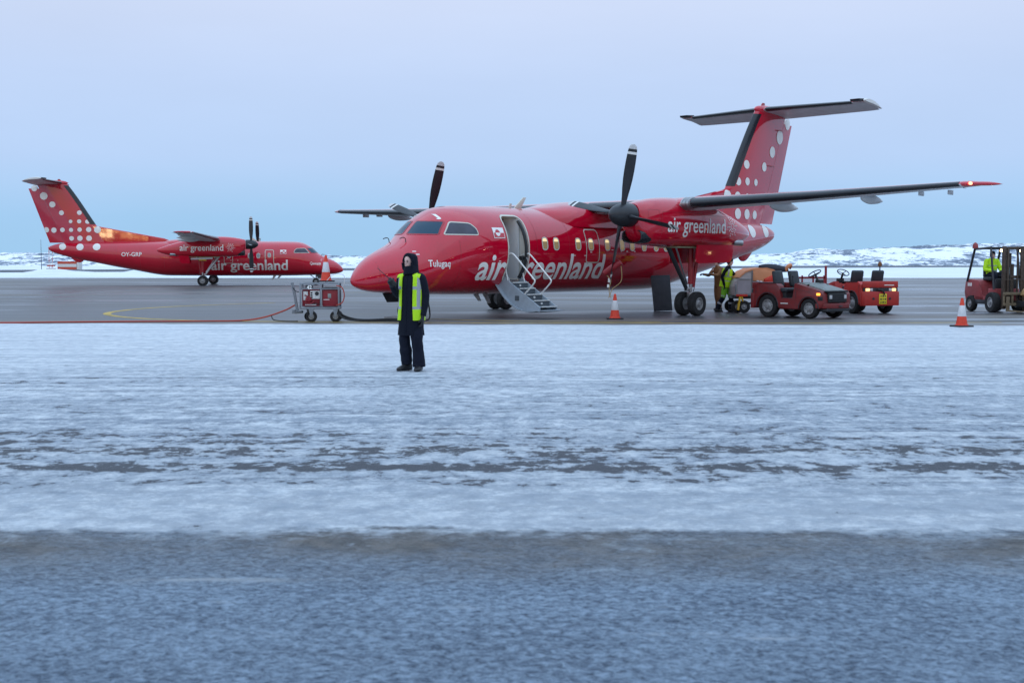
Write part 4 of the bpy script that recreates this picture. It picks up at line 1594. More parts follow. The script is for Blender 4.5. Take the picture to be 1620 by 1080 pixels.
# ------------------------------------------------------------------ ground power cart
def gpu_cart():
    root = thing('ground_power_cart', 'red ground power cart numbered 42 in a metal frame on rubber wheels', 'power cart', (-5.18, 33.55, 0), R(4))
    W, D, Z0, Z1 = 1.02, .66, .40, 1.05
    mb = MB()
    mb.box((0, 0, Z0 - .03), (W + .06, D + .04, .06), bev=.01)
    for sx in (-1, 1):
        for sy in (-1, 1):
            mb.box((sx * W / 2, sy * D / 2, (Z0 + Z1) / 2), (.045, .045, Z1 - Z0), bev=.006)
    for sy in (-1, 1):
        mb.box((0, sy * D / 2, Z1 - .02), (W, .044, .043), bev=.006)
        mb.box((0, sy * D / 2, Z1 - .16), (W - .05, .025, .03))
        mb.box((.03, sy * (D / 2 + .003), (Z0 + Z1) / 2), (.04, .03, Z1 - Z0 - .05), bev=.005)
    for sx in (-1, 1):
        mb.box((sx * W / 2, 0, Z1 - .02), (.044, D - .05, .043), bev=.006)
    for i in range(7):
        mb.box((-.45 + .15 * i, 0, Z1 - .02), (.05, D - .05, .02))
    mb.build('frame', M_ALU, root)
    mb = MB()
    mb.box((.28, 0, .64), (.42, .58, .44), bev=.015)
    mb.box((.28, 0, .895), (.36, .50, .07), bev=.01, mi=1)
    mb.build('generator_cabinet', [M_CARTRED, M_DARKST], root)
    mb = MB()
    mb.box((-.24, .04, .62), (.46, .5, .40), bev=.012)
    mb.box((-.24, .02, .86), (.44, .5, .07), bev=.01, mi=0)
    mb.build('control_cabinet', M_CARTRED, root)
    mb = MB()
    mb.box((-.13, -.225, .73), (.26, .03, .22), bev=.006, mi=0)
    mb.lathe([(.055, 0), (.05, .02), (.001, .022)], (-.08, -.24, .76), (0, -1, 0), 14, 1)
    for k in range(3):
        mb.box((-.22, -.245, .66 + .06 * k), (.05, .02, .035), mi=1)
    mb.box((-.38, -.22, .70), (.12, .05, .24), bev=.01, mi=0)
    mb.build('control_panel', [M_WHITE, M_BLKPL], root)
    mb = MB()
    mb.ball((-.30, -.26, .60), (.09, .05, .09), 0, 10, 8)
    mb.tube(smooth_path([(-.40, -.26, .72), (-.30, -.30, .66), (-.38, -.28, .52), (-.22, -.29, .50), (-.14, -.27, .58)], 5), .018, 6, 0)
    mb.tube(smooth_path([(-.20, -.27, .48), (-.1, -.28, .5), (0, -.27, .46)], 5), .012, 6, 1)
    mb.build('coiled_lead', [M_CARTRED, M_CABLE], root)
    # number plate 42
    mb = MB()
    mb.box((-.27, -.335, .935), (.20, .012, .12), mi=0)
    pl = mb.build('number_plate', M_DARKST, root)
    t = text_fit('42', -.335, -.205, .885, .10, bold=.03)
    for v in t.verts:
        v.co = Vector((v.co.x, -.343, v.co.y))
    mb = MB()
    mb.bm.free()
    mb.bm = t
    mb.build('number', M_LETTER, pl)
    mb = MB()
    mb.box((.26, -.295, .70), (.09, .012, .12), bev=.004, mi=0)
    mb.build('cabinet_latch', M_HOOD, root)
    mb = MB()
    mb.box((-.25, -.212, .46), (.30, .006, .022))
    mb.box((.18, -.294, .60), (.16, .006, .016))
    mb.build('warning_label', M_LETTER, root)
    # wheels: two castors and two fixed
    for x, y, r in ((-.22, -.33, .15), (-.34, .28, .13), (.42, -.30, .15), (.42, .30, .15)):
        wh = wheel(root, Vector((x, y, r)), r, .10, Vector((.0, -1 if y < 0 else 1, 0)), .075)
        wh.name = 'castor_wheel'
        mb = MB()
        for q in (-.065, .065):
            mb.prism([(x - .02, r - .02), (x + .02, r - .02), (x + .07, Z0 - .04), (x - .07, Z0 - .04)], y + q - .006, y + q + .006, 'y')
        mb.build('fork', M_ALU, wh)
    # tow bar gear and the upright handle at the left end
    mb = MB()
    mb.box((-.62, 0, .26), (.28, .3, .07), bev=.02)
    mb.lathe([(.06, 0), (.06, .1), (.02, .11)], (-.70, -.1, .22), (0, 0, 1), 12)
    mb.build('drawbar', M_ALU, root)
    mb = MB()
    for y in (-.2, .2):
        mb.tube([(-.62, y, .26), (-.70, y, .75), (-.76, y, 1.04)], .018, 8)
    mb.tube([(-.76, -.2, 1.04), (-.76, .2, 1.04)], .018, 8)
    mb.tube(smooth_path([(-.74, -.2, .95), (-.66, -.22, .84), (-.56, -.24, .80)], 4), .012, 6, 1)
    mb.build('pull_handle', [M_ALU, M_BLKPL], root)
    mb = MB()
    mb.tube(smooth_path([(.45, -.34, .98), (.60, -.36, .92), (.66, -.36, .72), (.60, -.36, .52), (.44, -.34, .45)], 6), .016, 6)
    mb.build('red_lead', M_HOSE, root)
    mb = MB()
    mb.tube(smooth_path([(.15, -.2, 1.06), (.35, -.24, 1.26), (.58, -.24, 1.28), (.66, -.24, 1.2), (.64, -.24, 1.0), (.52, -.24, .85)], 6), .009, 6)
    mb.build('pale_lead', M_WHITE, root)
    return root


gpu_cart()


def cable(name, label, pts, r, m, cat='cable'):
    mb = MB()
    mb.tube(smooth_path(pts, 10), r, 7)
    return tag(mb.build(name, m), label, cat)


cable('air_hose', 'long red hose trailing from the power cart along the apron edge to the left',
      [(-22, 32.0, .02), (-14, 32.35, .02), (-12, 32.75, .02), (-9.85, 33.15, .02), (-8.2, 33.35, .02), (-7.3, 33.5, .03), (-6.7, 33.5, .12), (-6.15, 33.45, .30), (-5.85, 33.38, .45)], .022, M_HOSE, 'hose')
cable('tow_cable', 'thin dark lead looping to the ground under the left end of the power cart',
      [(-6.5, 33.46, .16), (-6.42, 33.4, .05), (-6.1, 33.3, .02), (-5.75, 33.25, .02)], .014, M_CABLE)
cable('power_cable', 'thick black power cable running from the cart to the aircraft nose',
      [(-4.72, 33.4, .32), (-4.55, 33.45, .16), (-4.25, 33.5, .06), (-3.9, 33.6, .035), (-3.4, 33.7, .05), (-3.0, 33.95, .03), (-2.6, 34.2, .04), (-2.45, 34.35, .3), (-2.5, 34.55, .78)], .034, M_CABLE)
cable('power_cable', 'slimmer black cable lying in front of the thick power cable',
      [(-4.74, 33.3, .30), (-4.5, 33.2, .10), (-4.0, 33.3, .03), (-3.3, 33.4, .03), (-2.6, 33.75, .03), (-2.3, 34.1, .03), (-2.3, 34.5, .3), (-2.4, 34.6, .76)], .022, M_CABLE)
plug = thing('cable_plug', 'pale metal cable plug lying beside the person on the asphalt', 'plug', (-3.25, 34.15, .05))
mb = MB()
mb.tube([(-.28, 0, .02), (.0, 0, .03), (.2, 0, .02)], [.035, .045, .03], 10)
mb.build('plug_body', M_STEEL, plug)
mb = MB()
mb.tube(smooth_path([(.15, 0, .04), (.28, .02, .16), (.40, .0, .05)], 5), .014, 6)
mb.build('plug_handle', M_STEEL, plug)

# board under the belly
mb = MB()
mb.prism([(4.69, 0.0), (5.30, 0.02), (5.20, 1.19), (4.57, 1.17)], 40.9, 40.96, 'y', bev=.008)
board = mb.build('board', M_BOARD)
tag(board, 'plain dark grey board standing upright under the red belly', 'board')


# ------------------------------------------------------------------ propeller tie strap
def ploc(r, side=1):
    th = -.208 + PI
    return apos(6.52, 3.94 - r * math.sin(th), ZH + r * math.cos(th))


tie = thing('propeller_tie', 'red propeller tie strap with pale cords wrapped round the lower blade', 'strap', ploc(1.6))
o0 = ploc(1.6)
mb = MB()
d = (ploc(1.9) - ploc(1.5)).normalized()
a_, b_ = frame_from(d)
c0 = ploc(1.52) - o0
tilt = Vector((.22, -.1, .16))
mb.tube([c0 - tilt, c0 - tilt * .3, c0 + tilt * .4, c0 + tilt], [.085, .105, .105, .085], 12)
mb.build('sleeve', M_CARTRED, tie)
mb = MB()
q = ploc(1.98) - o0
for s in (-1, 1):
    mb.tube(smooth_path([c0 + tilt * s, c0 + Vector((.10 + .15 * s, -.02, -.35)), q + Vector((.05 * s + .03, 0, -.14)), q + Vector((0, 0, -.34)), q + Vector((-.04 * s, 0, -.40))], 6), .011, 6)
mb.build('cord', M_SACK, tie)
mb = MB()
mb.box(q + Vector((-.02, -.03, .10)), (.07, .012, .12))
mb.box(q + Vector((-.05, -.03, -.06)), (.06, .012, .09))
mb.build('strap_tag', M_WHITE, tie)


# ------------------------------------------------------------------ tow tractors
def arc(cx, cz, r, a0, a1, n=9):
    return [(cx + r * math.cos(R(a0 + (a1 - a0) * i / n)), cz + r * math.sin(R(a0 + (a1 - a0) * i / n))) for i in range(n + 1)]


def tow_tractor(label, loc, rz, paint, lit):
    """x forward from the rear axle, wheelbase 1.46"""
    root = thing('tow_tractor', label, 'tow tractor', loc, rz, 'open red baggage tow tractors')
    WB = 1.46
    prof = [(-.52, .30), (-.56, .62), (-.50, .92), (-.34, 1.01), (.30, .99), (.42, .93), (.52, .62), (.72, .60), (.78, .66), (.86, 1.0), (1.02, .99),
            (1.86, .79), (1.93, .70), (1.95, .44), (1.90, .33)]
    prof = prof[::-1]
    low = arc(0, .33, .385, 185, -2, 10) + [(.45, .27), (WB - .40, .27)] + arc(WB, .28, .335, 180, 0, 10)
    for sd in (-1, 1):
        mb = MB()
        mb.prism(low + [(1.90, .33), (1.95, .44), (1.93, .70), (1.86, .79), (1.06, .99), (.97, 1.0), (.92, .62), (.88, .56), (.50, .56), (.40, .92), (.30, .99), (-.34, 1.01), (-.50, .92), (-.56, .62), (-.52, .33)],
                 sd * .66 if sd < 0 else sd * .40, sd * .40 if sd < 0 else sd * .66, 'y', bev=.012)
        mb.build('side_body', paint, root)
    # chassis tub and rear ballast between the side panels
    mb = MB()
    mb.prism([(-.56, .30), (-.60, .62), (-.54, .98), (-.2, 1.0), (-.12, .52), (.88, .50), (.95, .92), (1.05, .93), (1.88, .70), (1.92, .33), (1.2, .24), (.2, .24)], -.398, .398, 'y', bev=.01)
    mb.build('chassis', paint, root)
    # hood
    mb = MB()
    mb.prism([(.95, .985), (.98, 1.015), (1.08, 1.012), (1.80, .845), (1.90, .79), (1.90, .76), (1.0, .96)], -.46, .46, 'y', bev=.012)
    mb.build('hood', M_HOOD, root)
    # front: black grille frame, lamps, bumper
    mb = MB()
    mb.box((1.955, 0, .60), (.06, .86, .27), bev=.015, mi=0)
    for k in range(5):
        mb.box((1.99, 0, .51 + .045 * k), (.02, .56, .014), mi=1)
    mb.box((1.93, 0, .775), (.12, .98, .05), bev=.012, mi=0)
    gr = mb.build('grille', [M_BLKPL, M_DARKST], root)
    for y in (-.34, .34):
        mb = MB()
        mb.box((1.988, y, .62), (.03, .11, .11), bev=.01)
        mb.build('headlight', M_HEADL, gr)
    mb = MB()
    mb.prism([(1.70, -.67), (1.93, -.62), (2.06, -.45), (2.06, .45), (1.93, .62), (1.70, .67)], .30, .44, 'z', bev=.015)
    mb.build('bumper', paint, root)
    mb = MB()
    mb.box((1.86, 0, .25), (.34, 1.05, .09), bev=.02)
    mb.build('bumper_bar', M_DARKST, root)
    for sd in (-1, 1):
        mb = MB()
        mb.box((1.80, sd * .66, .70), (.12, .05, .07), bev=.012, mi=0)
        mb.build('indicator', M_AMBER if lit else M_TAIL, root)
        mb = MB()
        mb.box((1.87, sd * .668, .58), (.16, .02, .11), bev=.008, mi=0)
        mb.build('side_vent', M_BLKPL, root)
        mb = MB()
        mb.box((.62, sd * .672, .42), (.26, .012, .025))
        mb.build('side_lettering_strip', M_LETTER, root)
        mb = MB()
        mb.box((.69, sd * .54, .575), (.34, .22, .02), mi=0)
        mb.box((.10, sd * .665, 1.0), (.85, .02, .02), mi=0)
        mb.build('step_plate', M_DARKST, root)
    for x, r, rim in ((0, .335, .19), (WB, .285, .165)):
        for sd in (-1, 1):
            wheel(root, Vector((x, sd * .56, r)), r, .21, Vector((0, sd, 0)), rim)
    for sd in (-1, 1):
        mb = MB()
        mb.tube([(x, sd * .664, z) for x, z in arc(0, .33, .392, 180, 0, 14)], .014, 6)
        mb.tube([(x, sd * .664, z) for x, z in arc(WB, .28, .342, 178, 2, 14)], .014, 6)
        mb.box((1.25, sd * .662, .80), (.55, .006, .010), rot=Matrix.Rotation(R(12), 3, 'Y'))
        mb.box((1.02, sd * .662, .72), (.010, .006, .30))
        mb.box((-.42, sd * .662, .80), (.010, .006, .26))
        mb.build('fender_lip', M_DARKST, root)
        mb = MB()
        mb.box((1.30, sd * .45, .955), (.06, .035, .05), bev=.008)
        mb.build('hood_latch', M_BLKPL, root)
    mb = MB()
    mb.rod((2.02, 0, .30), (2.02, 0, .46), .022, None, 8)
    mb.box((2.05, 0, .36), (.10, .14, .03), bev=.005)
    mb.build('front_hitch', M_DARKST, root)
    # seats
    for y in (-.37, .37):
        mb = MB()
        mb.box((.42, y, .80), (.46, .46, .12), bev=.04, seg=3, mi=0)
        mb.box((.42, y, .66), (.36, .36, .18), mi=1)
        st = mb.build('seat', [M_VINYL, M_BLKPL], root)
        mb = MB()
        mb.box((.16, y, 1.12), (.12, .42, .48), rot=Matrix.Rotation(R(-12), 3, 'Y'), bev=.055, seg=3)
        mb.build('seat_back', M_VINYL, st)
    # steering column
    mb = MB()
    mb.box((1.04, .42, 1.02), (.18, .20, .16), bev=.03, mi=0)
    mb.tube([(1.02, .42, 1.0), (.88, .42, 1.26)], .035, 8, 0)
    sc = mb.build('steering_column', M_BLKPL, root)
    mb = MB()
    n = Vector((-.52, 0, .85)).normalized()
    a, b = frame_from(n)
    c = Vector((.87, .42, 1.28))
    ring = [c + a * math.cos(2 * PI * k / 20) * .19 + b * math.sin(2 * PI * k / 20) * .19 for k in range(21)]
    mb.tube(ring, .016, 7)
    for k in range(3):
        dd = a * math.cos(2 * PI * k / 3 + .5) + b * math.sin(2 * PI * k / 3 + .5)
        mb.rod(c - n * .03, c + dd * .19, .012, None, 6)
    mb.build('steering_wheel', M_BLKPL, sc)
    mb = MB()
    mb.rod((.45, 0, .80), (.40, 0, 1.18), .012, None, 6)
    mb.ball((.40, 0, 1.19), (.025, .025, .03), 0, 8, 6)
    mb.build('lever', M_BLKPL, root)
    # rear: panel, lamps, tow hitch, plate
    mb = MB()
    mb.box((-.575, 0, .92), (.05, 1.26, .20), bev=.02)
    mb.prism([(-.60, -.67), (-.66, -.60), (-.66, .60), (-.60, .67), (-.48, .67), (-.48, -.67)], .26, .70, 'z', bev=.015)
    rp = mb.build('rear_panel', paint, root)
    mb = MB()
    mb.box((-.58, 0, .755), (.04, 1.22, .11))
    mb.build('lamp_recess', M_DARKST if not lit else M_DARKST, rp)
    for y in (-.47, .47):
        mb = MB()
        mb.box((-.608, y, .755), (.03, .13, .085), bev=.008, mi=0)
        mb.build('tail_light', M_TAILW, rp)
        mb = MB()
        mb.box((-.606, y - math.copysign(.13, y), .755), (.025, .10, .08), bev=.008, mi=0)
        mb.build('reverse_light', M_HEADL, rp)
        mb = MB()
        mb.lathe([(.04, 0), (.04, .012), (.022, .013), (.02, .006)], (-.66, y * .62, .48), (-1, 0, 0), 12)
        mb.build('tow_eye', M_DARKST, rp)
    mb = MB()
    mb.box((-.668, -.04, .47), (.012, .27, .32), bev=.004)
    pl = mb.build('yellow_plate', M_PLATE, rp)
    mb = MB()
    for k in range(3):
        for j in range(3):
            mb.box((-.676, -.12 + .075 * j, .37 + .095 * k), (.004, .05 if (j + k) % 2 else .03, .05))
    mb.build('plate_marking', M_DARKST, pl)
    mb = MB()
    mb.tube(smooth_path([(-.62, .12, .76), (-.70, .02, .74), (-.70, -.06, .66), (-.68, -.08, .60)], 5), .022, 8)
    mb.box((-.64, .02, .75), (.1, .26, .05), bev=.01)
    mb.build('tow_hitch', M_BLKPL, rp)
    mb = MB()
    mb.box((-.603, -.30, .895), (.006, .34, .025))
    mb.box((-.602, .44, .66), (.004, .14, .018))
    mb.build('rear_lettering_strip', M_LETTER, rp)
    return root


tow_tractor('dark red open tow tractor facing right with grey hood, nearest the landing gear', (7.98, 36.72, 0), R(-50), M_GSE, True)
t2 = tow_tractor('bright red open tow tractor seen from behind with yellow plate on its tail', (11.28, 39.1, 0), R(107), M_GSE2, False)
mb = MB()
mb.rod((0, 0, 0), (0, 0, .16), .02, None, 8, 1)
mb.lathe([(.055, .0), (.065, .02), (.06, .10), (.03, .14), (.005, .15)], (0, 0, .14), (0, 0, 1), 12)
mb.build('beacon_lamp', [M_BROWN, M_DARKST], t2).location = (-.02, -.34, 1.34)


# ------------------------------------------------------------------ baggage cart
def baggage_cart():
    root = thing('baggage_cart', 'grey sided baggage cart with rounded top and orange cover behind the tractor', 'baggage cart', (7.06, 39.3, 0), R(3))
    L, D = 1.46, 1.2
    prof = [(0, .56), (0, .84), (.06, 1.0), (.16, 1.13), (.32, 1.27), (.55, 1.36), (.80, 1.385), (1.02, 1.38), (1.22, 1.33), (1.38, 1.24), (L, 1.1), (L, .56)]
    mb = MB()
    mb.prism(prof, 0, D, 'y', bev=.012)
    mb.build('container', M_BOXGREY, root)
    mb = MB()
    for x in (.03, .55, 1.0):
        zt = float(np.interp(x, [p[0] for p in prof[1:-1]], [p[1] for p in prof[1:-1]]))
        mb.box((x, -.012, .56 + (zt - .56) / 2), (.04, .03, zt - .56 - .02), bev=.005)
    mb.box((L / 2, -.014, .58), (L, .035, .06), bev=.006)
    mb.box((.29, -.012, 1.07), (.46, .024, .03))
    mb.build('side_frame', M_ALU, root)
    mb = MB()
    mb.box((.29, -.006, .83), (.42, .02, .40))
    mb.box((.78, -.006, .81), (.40, .02, .38))
    mb.build('side_panel', mat('cart_panel_mauve', (.40, .36, .40), rough=.5, var=.3, vscale=4), root)
    mb = MB()
    rings = []
    for y in np.linspace(-.03, D + .03, 10):
        rings.append([(x, y, z + .02 + .012 * math.sin(7 * x + 4 * y)) for x, z in [(.12, 1.10), (.17, 1.15), (.32, 1.29), (.55, 1.385), (.80, 1.41), (1.02, 1.405), (1.22, 1.355), (1.40, 1.26), (1.40, 1.22), (1.2, 1.31), (1.0, 1.36), (.80, 1.365), (.55, 1.34), (.34, 1.25), (.19, 1.12), (.14, 1.08)]])
    mb.loft(rings)
    mb.prism([(.57, 1.02), (.57, 1.36), (.80, 1.39), (.99, 1.385), (1.2, 1.33), (1.38, 1.24), (1.2, 1.16), (1.0, 1.06), (.9, 1.0), (.75, 1.03)], -.05, -.02, 'y', bev=.006)
    mb.build('orange_cover', M_TARPO, root)
    mb = MB()
    rings = []
    for u in np.linspace(0, 1, 10):
        x = .92 + .52 * u
        hh = .05 + .13 * math.sin(PI / 2 * min(1, u * 1.2))
        rings.append([(x, -.08 - .05 * math.cos(a) - .02 * math.sin(9 * u), 1.03 + .03 * u + hh * math.sin(a)) for a in [2 * PI * k / 12 for k in range(12)]])
    mb.loft(rings)
    mb.build('red_cover', M_TARPR, root)
    mb = MB()
    mb.ball((.82, -.06, .97), (.09, .04, .05), 0, 10, 8)
    mb.ball((.72, -.05, 1.0), (.05, .03, .04), 0, 10, 8)
    mb.build('hanging_tags', M_REFL, root)
    # chassis, wheels, bumper
    mb = MB()
    mb.box((.73, D / 2, .50), (1.4, 1.0, .10), bev=.01)
    mb.box((.72, .25, .30), (1.0, .06, .06))
    mb.prism([(.45, .28), (.75, .42), (1.5, .42), (1.6, .24), (1.4, .26), (1.3, .32), (.8, .30)], .2, .28, 'y')
    mb.build('chassis', M_DARKST, root)
    mb = MB()
    mb.box((.22, -.03, .56), (.36, .06, .07), bev=.01)
    mb.build('red_bumper', M_TARPR, root)
    mb = MB()
    mb.box((.82, -.035, .55), (.22, .008, .04))
    mb.build('side_mark', M_CARTRED, root)
    mb = MB()
    mb.rod((.10, -.05, .10), (.16, -.05, .52), .035, None, 8)
    mb.rod((.28, .0, .30), (.22, -.03, .52), .03, None, 8)
    mb.build('yellow_brake_handle', M_YELLOWP, root)
    for x, y in ((.12, .12), (.30, .02), (.12, D - .12), (1.3, .12), (1.3, D - .12)):
        wheel(root, Vector((x, y, .20)), .20, .12, Vector((0, -1 if y < .6 else 1, 0)), .09)
    mb = MB()
    mb.tube([(1.44, D / 2, .45), (1.9, D / 2 - .1, .36)], .03, 8)
    mb.build('drawbar', M_DARKST, root)
    return root


baggage_cart()
bag = thing('duffel_bag', 'dark duffel bag lying on top of the orange covered cart', 'bag', (8.32, 39.6, 1.34), R(12))
mb = MB()
rings = []
for u in np.linspace(0, 1, 14):
    r = .16 * math.sin(PI * (.06 + .88 * u)) ** .45
    rings.append([(-.45 + .95 * u, r * 1.3 * math.cos(a), .10 - .10 * u + r * (math.sin(a) if math.sin(a) > -.5 else -.5)) for a in [2 * PI * k / 14 for k in range(14)]])
mb.loft(rings)
mb.build('bag_body', M_BAG, bag)
mb = MB()
mb.tube(smooth_path([(.38, -.12, .0), (.45, -.16, .14), (.56, -.1, .17), (.60, .02, .06)], 5), [v for v in smooth_vals([.05, .06, .06, .03], 5)], 8)
mb.build('orange_strap', M_TARPO, bag)

# red frame barrow behind the tractor
fr = thing('red_trolley', 'low red metal trolley with upright rails behind the dark red tractor', 'trolley', (8.9, 39.55, 0), 0)
mb = MB()
mb.box((.6, .3, .38), (1.5, .6, .08), bev=.01)
for x in (0, .35, .7, 1.05):
    mb.box((x, 0, .80), (.05, .05, .78), bev=.006)
mb.box((.5, 0, .90), (1.15, .05, .06), bev=.006)
mb.box((.5, 0, 1.12), (1.15, .05, .06), bev=.006)
mb.box((1.10, 0, .95), (.07, .05, 1.1), bev=.006)
mb.build('trolley_frame', M_CARTRED, fr)
for x in (.1, 1.1):
    wheel(fr, Vector((x, .1, .17)), .17, .08, Vector((0, -1, 0)), .08)


# ------------------------------------------------------------------ forklift
def forklift():
    root = thing('forklift', 'maroon forklift truck with raised overhead guard at the right edge', 'forklift', (15.80, 39.65, 0), R(-82))
    # x forward, front axle at 0, rear axle at -1.35
    mb = MB()
    mb.prism([(-1.75, .36), (-1.85, .62), (-1.78, .98), (-1.55, 1.06), (-.95, 1.02), (-.80, .92), (-.72, .62), (-.55, .42), (-.55, .34), (-.95, .30), (-1.05, .50), (-1.2, .58), (-1.42, .56), (-1.56, .46), (-1.6, .34)], -.45, .45, 'y', bev=.05)
    mb.build('counterweight', M_FORK, root)
    mb = MB()
    mb.box((-.55, 0, .40), (1.3, .9, .22), bev=.03)
    mb.box((-.15, 0, .62), (.5, .8, .3), bev=.03)
    mb.build('chassis', M_FORK, root)
    mb = MB()
    mb.box((-.78, -.47, .33), (.7, .03, .14), bev=.01)
    mb.build('side_step', M_DARKST, root)
    mb = MB()
    for x, w in ((-1.56, .05), (-1.48, .05), (-1.38, .09)):
        mb.box((x, -.455, .88), (w, .01, .11))
    mb.build('side_lettering', M_LETTER, root)
    for x, r, w in ((0, .33, .24), (-1.33, .26, .18)):
        for sd in (-1, 1):
            wheel(root, Vector((x, sd * .45, r)), r, w, Vector((0, sd, 0)), r * .5)
    # overhead guard
    mb = MB()
    for sd in (-1, 1):
        mb.tube([(-1.62, sd * .46, .98), (-1.20, sd * .45, 2.02)], .04, 8)
        mb.tube([(.05, sd * .45, .75), (-.18, sd * .45, 2.06)], .035, 8)
        mb.tube([(-1.22, sd * .45, 2.03), (-.16, sd * .45, 2.08)], .035, 8)
    for k in range(6):
        x = -1.2 + .2 * k
        mb.tube([(x, -.45, 2.04 + .04 * k / 5), (x, .45, 2.04 + .04 * k / 5)], .018, 6)
    g = mb.build('overhead_guard', M_DARKST, root)
    mb = MB()
    mb.lathe([(.09, 0), (.095, .03), (.08, .14), (.03, .19), (.005, .2)], (-1.22, -.42, 2.06), (0, 0, 1), 14)
    mb.build('beacon_lamp', M_FORK, g)
    for y, e in ((-.16, 0), (.50, 0)):
        mb = MB()
        mb.box((-.1, y, 1.98), (.08, .11, .11), bev=.02, mi=0)
        l = mb.build('work_lamp', M_DARKST, g)
        mb = MB()
        mb.lathe([(.045, 0), (.035, .012), (.002, .016)], (-.055, y, 1.98), (1, 0, 0), 12)
        mb.build('lamp_lens', M_WORKL, l)
    # mast: two outer channels, inner channels, cross ties, chains
    mb = MB()
    for sd in (-1, 1):
        mb.box((.40, sd * .32, 1.12), (.13, .09, 1.98), bev=.01)
        mb.box((.47, sd * .23, 1.10), (.09, .06, 1.90), bev=.008)
        mb.tube([(.43, sd * .12, .3), (.43, sd * .12, 1.9)], .03, 8)
    for z in (.35, 1.15, 2.05):
        mb.box((.38, 0, z), (.06, .60, .09), bev=.008)
    mb.tube([(.34, 0, .3), (.34, 0, 1.55)], .05, 10)
    mb.build('mast', M_MAST, root)
    mb = MB()
    for z in (.28, .62):
        mb.box((.57, 0, z), (.06, .84, .09), bev=.01)
    for y in (-.38, -.1, .38):
        mb.box((.55, y, .45), (.05, .06, .30), bev=.006)
    mb.build('fork_carriage', M_BEIGE, root)
    mb = MB()
    for y in (-.40, -.14, .14, .40):
        mb.tube([(.56, y, .64), (.56, y, 1.06)], .011, 6)
    mb.tube([(.56, -.41, 1.06), (.56, .41, 1.06)], .014, 6)
    mb.build('load_backrest', M_MAST, root)
    for y in (-.28, .28):
        mb = MB()
        mb.box((.61, y, .30), (.05, .11, .46), bev=.006)
        mb.prism([(.60, .06), (.60, .115), (1.5, .085), (1.55, .07), (1.5, .06)], y - .055, y + .055, 'y')
        mb.build('fork', M_BEIGE, root)
    # seat, steering wheel, dash
    mb = MB()
    mb.box((-.78, 0, 1.08), (.5, .5, .12), bev=.04)
    mb.box((-1.02, 0, 1.32), (.12, .46, .44), bev=.05)
    mb.build('seat', M_VINYL, root)
    mb = MB()
    mb.box((-.02, .0, .92), (.16, .7, .32), bev=.03)
    mb.tube([(-.08, .0, 1.0), (-.24, .0, 1.22)], .03, 8)
    n = Vector((-.5, 0, .86)).normalized()
    a, b = frame_from(n)
    c = Vector((-.25, 0, 1.24))
    mb.tube([c + a * math.cos(2 * PI * k / 18) * .15 + b * math.sin(2 * PI * k / 18) * .15 for k in range(19)], .014, 6)
    mb.build('dashboard', M_BLKPL, root)
    mb = MB()
    mb.tube(smooth_path([(-.12, .50, 1.9), (-.02, .56, 1.6), (-.05, .56, 1.2), (.05, .5, .9)], 5), .016, 6)
    mb.tube(smooth_path([(.42, -.16, 1.9), (.50, -.17, 1.2), (.46, -.16, .4)], 5), .014, 6)
    mb.build('hydraulic_hose', M_CABLE, root)
    return root


fl_root = forklift()

# bundle at the picture's right edge
bd = thing('canvas_bundle', 'tan canvas bundle on a low grey dolly in front of the forklift forks', 'bundle', (16.42, 38.75, 0), R(10))
mb = MB()
mb.box((0, 0, .30), (.95, .8, .18), bev=.02, mi=0)
mb.box((-.35, -.30, .44), (.25, .2, .25), bev=.03, mi=1)
mb.box((-.12, -.34, .43), (.2, .14, .22), bev=.03, mi=2)
mb.build('dolly', [M_DARKST, M_FORK, M_BOXGREY], bd)
mb = MB()
bm_ = bmesh.ops.create_icosphere(mb.bm, subdivisions=3, radius=1)
for v in bm_['verts']:
    nz = noise.noise(v.co * 2.0) * .16 + noise.noise(v.co * 5.0) * .05
    v.co = Vector((v.co.x * .52, v.co.y * .42, v.co.z * .26)) * (1 + nz) + Vector((.05, 0, .66))
mb.build('canvas', M_SACK, bd)
for x in (-.32, .32):
    wheel(bd, Vector((x, -.33, .13)), .13, .09, Vector((0, -1, 0)), .06)

# ------------------------------------------------------------------ things beyond the runway, far left
hut = thing('striped_hut', 'orange and white striped marker hut beyond the runway behind the far tail', 'hut', (-108.2, 303, .1), 0)
mb = MB()
mb.box((0, 0, .38), (4.6, 2.4, .62))
mb.box((0, 0, 1.75), (4.6, 2.4, .62))
mb.build('orange_band', M_HUTO, hut)
mb = MB()
mb.box((0, 0, 1.065), (4.58, 2.38, .75))
mb.box((2.65, 0, .95), (.6, 2.2, 1.7))
mb.build('white_band', M_WHITE, hut)
am = thing('antenna_mast', 'thin red and white lattice mast beside the striped hut', 'mast', (-112.9, 304, .1), 0)
mb = MB()
for x in (-.45, .45):
    for k in range(6):
        mb.rod((x, 0, k * 1.0), (x * .92, 0, k * 1.0 + 1.0), .07, None, 6, k % 2)
for k in range(6):
    mb.rod((-.45, 0, k), (.45, 0, k + 1), .04, None, 6, k % 2)
mb.box((0, 0, 1.0), (1.9, .4, .3), mi=0)
mb.box((0, 0, .2), (2.2, .5, .4), mi=1)
mb.build('lattice', [M_HUTO, M_WHITE], am)
pole = thing('antenna_pole', 'very thin grey pole on the far snow at the left edge', 'pole', (-117.5, 310, .1), 0)
mb = MB()
mb.tube([(0, 0, 0), (0, 0, 4), (0, 0, 7.5)], [.09, .06, .03], 6)
mb.build('pole_shaft', M_DARKST, pole)


